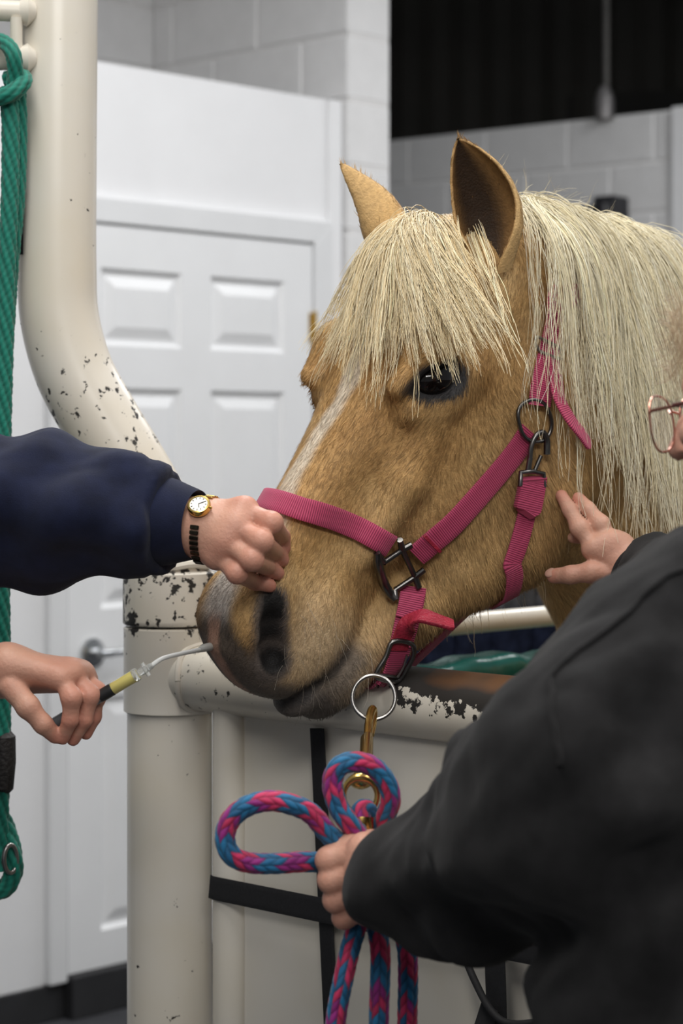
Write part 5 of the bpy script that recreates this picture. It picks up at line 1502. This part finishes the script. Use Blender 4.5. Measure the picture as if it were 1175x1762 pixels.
# head in profile at the right edge
RFW = Vector((-.80, .58, -.12)).normalized()
HCt = np.array(P(1342, 690, 1.97))
HFr = Field(HCt - [.17, .17, .24], HCt + [.17, .17, .16], .0045)
rat = head_field(HFr, HCt, RFW)
hvr, hqr = largest(*HFr.surface()); hvr = smooth_mesh(hvr, hqr, 2); hcr = skin_color(hvr, [], base=(.60, .34, .25))
nail('fingernail', thn[3], thn[2], (-.1, -.8, .6), .0108, rp_)
# sweatshirt
BF = Field((.0, 1.48, .60), (.98, 2.62, 1.56), .0072)
BT = Vector((.350, 1.87, 0)); BFW = Vector((-.80, .60, 0)).normalized(); BL = Vector((-BFW.y, BFW.x, 0))
BM = np.stack([np.array(BFW), np.array(BL), [0, 0, 1.]])
LS = P(1152, 1132, 1.84); RS = BT - BL*.17 + Vector((0, 0, 1.36)) + BFW*.03
BF.ellipsoid(BT + Vector((0, 0, 1.16)), (.15, .21, .30), BM, .03); BF.ellipsoid(BT + Vector((0, 0, .88)), (.185, .255, .31), BM, .05)
BF.capsule(LS, RS, .085, .082, .06)
BF.capsule(BT + Vector((0, 0, 1.36)), Vector(HCt) - Vector((.0, .0, .17)), .085, .070, .05)
BA1 = [LS, P(1090, 1240, 1.80), P(1010, 1350, 1.76), P(920, 1420, 1.83), P(830, 1478, 1.93), P(740, 1508, 2.02), P(672, 1512, 2.09)]
BF.chain(BA1, [.086, .090, .086, .080, .070, .060, .036], .04)
BA2 = [RS, P(1420, 1120, 2.12), P(1230, 1045, 2.24), P(1120, 1005, yn - .05), P(1088, 990, yn - .03)]
BF.chain(BA2, [.08, .07, .058, .046, .033], .03)
BF.capsule(P(822, 1296, 1.91), P(890, 1262, 1.80), .022, .010, .03)
BF.ellipsoid(Vector(HCt) - Vector((.0, .02, .20)) + Vector(-BFW)*.09, (.10, .09, .05), BM, .04)      # hood lying on the back
V_, Q_, C_ = one_body([(hvn, hqn, hcn), (hvf, hqf, hcf), (hvr, hqr, hcr)],
    [[BA2[2], BA2[1], RS, BT - BL*.05 + Vector((0, 0, 1.36)), Vector(HCt) - Vector((-.03, .03, .19))], [BA1[4], BA1[3], BA1[2], BA1[1], LS, BT + BL*.05 + Vector((0, 0, 1.36)), Vector(HCt) - Vector((-.03, .03, .19))]])
me = mesh_np(V_, Q_, 'person_body'); set_color(me, C_); link('body', me, skin_m2, rp_)
def bl_fold(V):
    x, y, z = V.T
    along = (x*.80 + z*.62)
    f = .009*np.sin(along*52 + 2.4*np.sin((x - z)*16))*sstep(1.46, 1.2, z)
    f += .0070*np.sin((x*.9 - z*1.1)*46 + 1.6*np.sin(x*22))
    return f
K1, K1a = P(664, 1514, 2.092), (P(664, 1514, 2.092) - P(735, 1511, 2.03)).normalized()
K2, K2a = P(1084, 986, yn - .030), (P(1084, 986, yn - .030) - P(1135, 1010, yn - .065)).normalized()
BF.cut(K1 - K1a*.030, K1a, .09); BF.cut(K2 - K2a*.022, K2a, .075)
bv, bq = cloth_mesh(BF, .007, 6, bl_fold, 2)
sho = link('sweatshirt', mesh_np(bv, bq, 'sweatshirt'), black_f, rp_)
MB().add(*lathe(K1, K1a, [(-.060, .052), (-.045, .0500), (-.03, .0470), (-.012, .0445), (-.002, .0425), (0, .0405), (-.004, .0390), (-.04, .040)])).build('cuff', black_f, sho)
MB().add(*lathe(K2, K2a, [(-.05, .046), (-.03, .0435), (-.01, .0385), (-.002, .0365), (0, .035), (-.004, .0335), (-.04, .034)])).build('cuff', black_f, sho)
# stitched seams on the near shoulder
for pix in ([(952, 1172), (985, 1128), (1030, 1085), (1080, 1048), (1130, 1015), (1175, 985)], [(952, 1172), (955, 1210), (958, 1260), (970, 1320)]):
    pts = [hit(BF, a, b, .0035, 1.5, 2.5)[0] for a, b in [(p[0], p[1]) for p in catmull([np.array([a, b, 0.]) for a, b in pix], 5)]]
    near = []
    for p in pts:                                        # lay the seam on the folded cloth
        d2 = ((bv - np.array(p))**2).sum(1); k4 = np.argsort(d2)[:5]; near.append(Vector(bv[k4].mean(0)) + Vector((-.2, -.9, .3))*.0022)
    near = [near[0]] + [(near[i-1] + near[i]*2 + near[i+1])/4 for i in range(1, len(near)-1)] + [near[-1]]
    MB().tube(catmull(near, 3), .0028, 8).build('seam', black_f, sho)
# trousers, shoes
LF = Field((.10, 1.55, 0), (.82, 2.30, .95), .012)
for sg in (1, -1):
    hp = BT + BL*.095*sg
    LF.chain([hp + Vector((0, 0, .88)), hp + Vector((0, 0, .48)), hp + Vector((0, 0, .08))], [.11, .085, .07], .03)
LF.ellipsoid(BT + Vector((0, 0, .86)), (.135, .18, .09), BM, .03)
lv, lq = LF.surface(); link('trousers', mesh_np(smooth_mesh(lv, lq, 3), lq), jeans, rp_)
for sg in (1, -1):
    b = BT + BL*.095*sg
    G = Field(np.array(b) - [.25, .2, 0], np.array(b) + [.2, .25, .16], .010); G.ellipsoid(b + BFW*.05 + Vector((0, 0, .042)), (.135, .048, .040), BM, .01); G.ellipsoid(b + Vector((0, 0, .075)), (.06, .045, .05), BM, .02)
    gv, gq = G.surface(); link('shoe', mesh_np(smooth_mesh(gv, gq, 2), gq), shoe_m, rp_)
# hair: fair curls
fr_ = np.array(RFW); ur = np.array([0, 0, 1.]) - fr_*fr_[2]; ur /= np.linalg.norm(ur); Mr = np.stack([fr_, np.cross(ur, fr_), ur])
G = Field(HCt - [.18, .18, .16], HCt + [.18, .18, .17], .006)
G.ellipsoid(rat(-.022, 0, .046), (.104, .090, .094), Mr, .01); G.ellipsoid(rat(-.075, 0, -.02), (.05, .075, .08), Mr, .02); G.ellipsoid(rat(.100, 0, -.028), (.086, .11, .085), Mr, .012, True)
gv, gq = G.surface(); hair_r = mat('fair_hair', (.36, .25, .15), .5, var=.35, scale=70, bump=.7, bscale=110)
cap = link('hair', mesh_np(smooth_mesh(gv, gq, 2), gq), hair_r, rp_)
rsx = np.random.RandomState(5); st = []
for i in range(90):
    a = (rsx.rand() - .5)*2.2; z = .03 + .06*rsx.rand(); b0_ = rat(.062*math.cos(a) + .01, .085*math.sin(a), z + .02)
    K = 14; ph = rsx.rand()*6; rad = .006 + .010*rsx.rand(); q = []
    for k in range(K):
        t = k/(K-1); q.append(b0_ + fr_*(.012 + .02*t) + ur*(.01 - .05*t) + rad*(fr_*math.cos(ph + t*7) + ur*math.sin(ph + t*7) + .4*Mr[1]*math.sin(ph*2 + t*4)))
    st.append(q)
st = np.array(st); tag(link('loose_curls', tubes3(st, np.full(st.shape[:2], .00028), np.repeat(np.repeat(np.array([[[.42, .30, .19]]]), len(st), 0), 14, 1)), hair_m, rp_), kind='stuff')
# lashes of the near eye
ec = rat(.083, .031, .004); ls = []
for i in range(16):
    a = (i/15 - .5)*1.7; b0_ = ec + Mr[1]*math.sin(a)*.012 - fr_*(1 - math.cos(a))*.010; K = 6
    ls.append([b0_ + (fr_*(.013*t) + ur*(.010*t*t) + Mr[1]*math.sin(a)*.006*t) for t in np.linspace(0, 1, K)])
ls = np.array(ls); tag(link('eyelashes', tubes3(ls, np.full(ls.shape[:2], .00035)*np.linspace(1, .3, 6)[None], np.full(ls.shape + (), .01)), hair_m, rp_), kind='stuff')

# ------------------------------------------------------------------ wristwatch
gold = mat('gold', (.70, .50, .16), .22, metal=1.0, var=.1, scale=80)
wt = empty('wristwatch', P(342, 872, 2.34)); tag(wt, 'small gold wristwatch with white dial on the wrist above the nose', 'watch')
def whit(px, py, off): return Vector(hit(HF1, px, py, off, 2.2, 2.6, .0008)[0])
ax0 = (Vector(mc[1]) - Vector(arm1[1])).normalized()
cpt, cnr = hit(HF1, 343, 872, .004, 2.2, 2.6, .0008); cpt = Vector(cpt)
# band: a ring round the wrist in the plane through the case
wax = (Vector(arm1[0]) - Vector(arm1[1])).normalized()
cen = Vector(arm1[1]) + wax*((cpt - Vector(arm1[1])).dot(wax))
uu = (cpt - cen).normalized(); vv_ = wax.cross(uu)
ringp = []
for k in range(72):
    a = 2*PI*k/72; d = uu*math.cos(a) + vv_*math.sin(a); t = np.linspace(.012, .05, 120)
    pts = np.array([list(cen + d*x) for x in t]); f = HF1.sample(pts); i = int(np.argmax(f > .0016)); ringp.append(Vector(pts[i]))
ringp = [(ringp[k-1] + ringp[k]*2 + ringp[(k+1) % 72])/4 for k in range(72)]
dark_link = mat('dark_links', (.05, .042, .03), .3, metal=1.0, var=.3, scale=200)
NL = 36
lk = None
for j in range(NL):
    k = j*2; a = 2*PI*k/72
    if math.cos(a) > .86: continue
    p = ringp[k]; t = (ringp[(k+1) % 72] - ringp[k-1]).normalized(); n = (p - cen).normalized(); n = (n - t*n.dot(t)).normalized(); s = t.cross(n)
    Mx = Matrix(((t.x, s.x, n.x, p.x), (t.y, s.y, n.y, p.y), (t.z, s.z, n.z, p.z), (0, 0, 0, 1)))
    if lk is None:
        bm = bmesh.new(); bmesh.ops.create_cube(bm, size=1); 
        for q in bm.verts: q.co = Vector((q.co.x*.0046, q.co.y*.0105, q.co.z*.0022))
        bmesh.ops.bevel(bm, geom=bm.edges[:], offset=.0006, segments=1, affect='EDGES'); lk = bpy.data.meshes.new('link'); bm.to_mesh(lk); bm.free(); lk2 = lk.copy()
        lk.materials.append(dark_link); lk2.materials.append(gold)
    o = bpy.data.objects.new('band_link', lk2 if p.z > cpt.z else lk); COL.objects.link(o); o.parent = wt; o.matrix_parent_inverse = world_of(wt).inverted(); o.matrix_basis = Mx
n = (Vector(cnr)*.75 + (cpt - cen).normalized()*.5 + Vector((0, -.35, .25))).normalized()
def disc(name, rings, m, parent=wt, seg=36):
    # rings: (radius, height)
    s1 = n.orthogonal().normalized(); s2 = n.cross(s1); v = []; f = []
    for (r, h_) in rings:
        for k in range(seg): a = 2*PI*k/seg; v.append(cpt + n*h_ + (s1*math.cos(a) + s2*math.sin(a))*r)
    for i in range(len(rings)-1):
        for k in range(seg): f.append((i*seg+k, i*seg+(k+1) % seg, (i+1)*seg+(k+1) % seg, (i+1)*seg+k))
    f.append(tuple((len(rings)-1)*seg+k for k in range(seg)))
    return MB().add(v, f).build(name, m, parent)
disc('case', [(.0100, -.004), (.0128, -.002), (.0132, .003), (.0122, .0052), (.0104, .0056), (.0100, .0048)], gold)
dial = disc('dial', [(.0101, .0040), (.0100, .0050)], mat('dial_white', (.82, .80, .74), .4))
s1 = n.orthogonal().normalized(); s2 = n.cross(s1)
ink = mat('dial_ink', (.03, .025, .02), .5)
for k in range(12):
    a = 2*PI*k/12; d = s1*math.cos(a) + s2*math.sin(a)
    MB().tube([cpt + n*.0052 + d*.0074, cpt + n*.0052 + d*.0090], .00045, 6).build('hour_mark', ink, dial)
for (a, l) in ((.8, .0052), (2.6, .0076)):
    d = s1*math.cos(a) + s2*math.sin(a); MB().tube([cpt + n*.0055, cpt + n*.0055 + d*l], .0004, 6).build('watch_hand', ink, dial)
MB().tube([cpt + n*.001 + wax*.0128, cpt + n*.001 + wax*.0155], .0014, 10).build('crown', gold, wt)

# ------------------------------------------------------------------ syringe with its soft tube
sy = empty('syringe', P(170, 1200, 2.345)); tag(sy, 'syringe of pale yellow liquid with a thin clear tube, held below the muzzle', 'syringe')
clear = mat('clear_plastic', (.92, .93, .90), .08, spec=.5, trans=.75)
fluid = mat('yellow_fluid', (.62, .54, .17), .25, spec=.5, coat=.5)
black_r = mat('plunger_rubber', (.015, .015, .016), .4)
yA, yB = yS + .004, 2.352
def sx(t): return P(92 + (240-92)*t, 1246 + (1158-1246)*t, yA + (yB - yA)*t)
MB().tube([sx(.0), sx(.02), sx(.58), sx(.60)], [.0060, .0068, .0068, .0060], 20).build('barrel_sleeve', mat('grey_plastic', (.10, .11, .12), .25, coat=.4), sy)
MB().tube([sx(.54), sx(.60), sx(.685), sx(.69)], [.0070, .0072, .0072, .0066], 20).build('plunger_seal', black_r, sy)
MB().tube([sx(.69), sx(.695), sx(.935), sx(.94)], [.0066, .0070, .0070, .0064], 20).build('fluid', fluid, sy)
MB().tube([sx(.935), sx(.95), sx(.985), sx(.99)], [.0074, .0078, .0070, .0040], 20).build('barrel_tip', clear, sy)
MB().tube([sx(.985), sx(1.02), sx(1.06), sx(1.15)], [.0036, .0042, .0044, .0030], 14).build('luer_hub', clear, sy)
wg = sx(1.07); wdir = (sx(1.1) - sx(1.0)).normalized(); wup = wdir.cross(Vector((0, 1, 0))).normalized()
MB().tube([wg - wup*.008, wg + wup*.008], .0028, 10).build('hub_wing', clear, sy)
tub = mat('tube_plastic', (.80, .81, .80), .2, spec=.5, trans=.25)
tp = catmull([sx(1.12), P(280, 1133, 2.37), P(315, 1124, 2.41), P(350, 1117, 2.46), P(378, 1110, 2.505), P(400, 1108, 2.53)], 8)
MB().tube(tp, .0026, 12).build('tube', tub, sy)
MB().tube([P(340, 1120, 2.445), P(350, 1115, 2.46), P(366, 1112, 2.485), P(395, 1107, 2.53)], [.002, .0048, .0050, .003], 14).build('tube_tip', clear, sy)

# ------------------------------------------------------------------ glasses
rose_gold = mat('rose_gold', (.55, .25, .19), .25, metal=1.0)
tort = mat('brown_acetate', (.09, .025, .02), .2, coat=.5)
gl = empty('eyeglasses', rat(.10, .03, 0)); tag(gl, 'rose gold wire eyeglasses worn by the person in black', 'glasses')
lensm = mat('lens', (.9, .9, .9), .03, spec=.5); lensm.node_tree.nodes['Principled BSDF'].inputs['Alpha'].default_value = .10
for sg in (1, -1):
    c = rat(.108, sg*.034, -.008); pts = []
    for k in range(36):
        a = 2*PI*k/36; x = .027*np.sign(math.cos(a))*abs(math.cos(a))**.85; z = .0265*np.sign(math.sin(a))*abs(math.sin(a))**.85
        pts.append(Vector(c + Mr[1]*x + ur*z - fr_*abs(x)*.15*(1 if x*sg > 0 else .2)))
    MB().add(*ring_sweep(pts, .0011, 8)).build('rim', rose_gold, gl)
    me = mesh_from([p for p in pts], [tuple(range(36))]); lo = link('lens', me, lensm, gl); s_ = lo.modifiers.new('t', 'SOLIDIFY'); s_.thickness = .0008
    MB().tube([Vector(rat(.104, sg*.060, .002)), Vector(rat(.098, sg*.066, .003)), Vector(rat(.06, sg*.078, .004))], [.0016, .0018, .0016], 10).build('hinge_arm', rose_gold, gl)
    MB().tube([Vector(rat(.07, sg*.077, .004)), Vector(rat(.02, sg*.083, .006)), Vector(rat(-.02, sg*.085, .012)), Vector(rat(-.05, sg*.083, -.015))], [.0022, .0026, .0026, .002], 10).build('temple_arm', tort, gl)
MB().tube(catmull([Vector(rat(.108, .009, .002)), Vector(rat(.114, 0, .006)), Vector(rat(.108, -.009, .002))], 4), .0012, 8).build('bridge', rose_gold, gl)
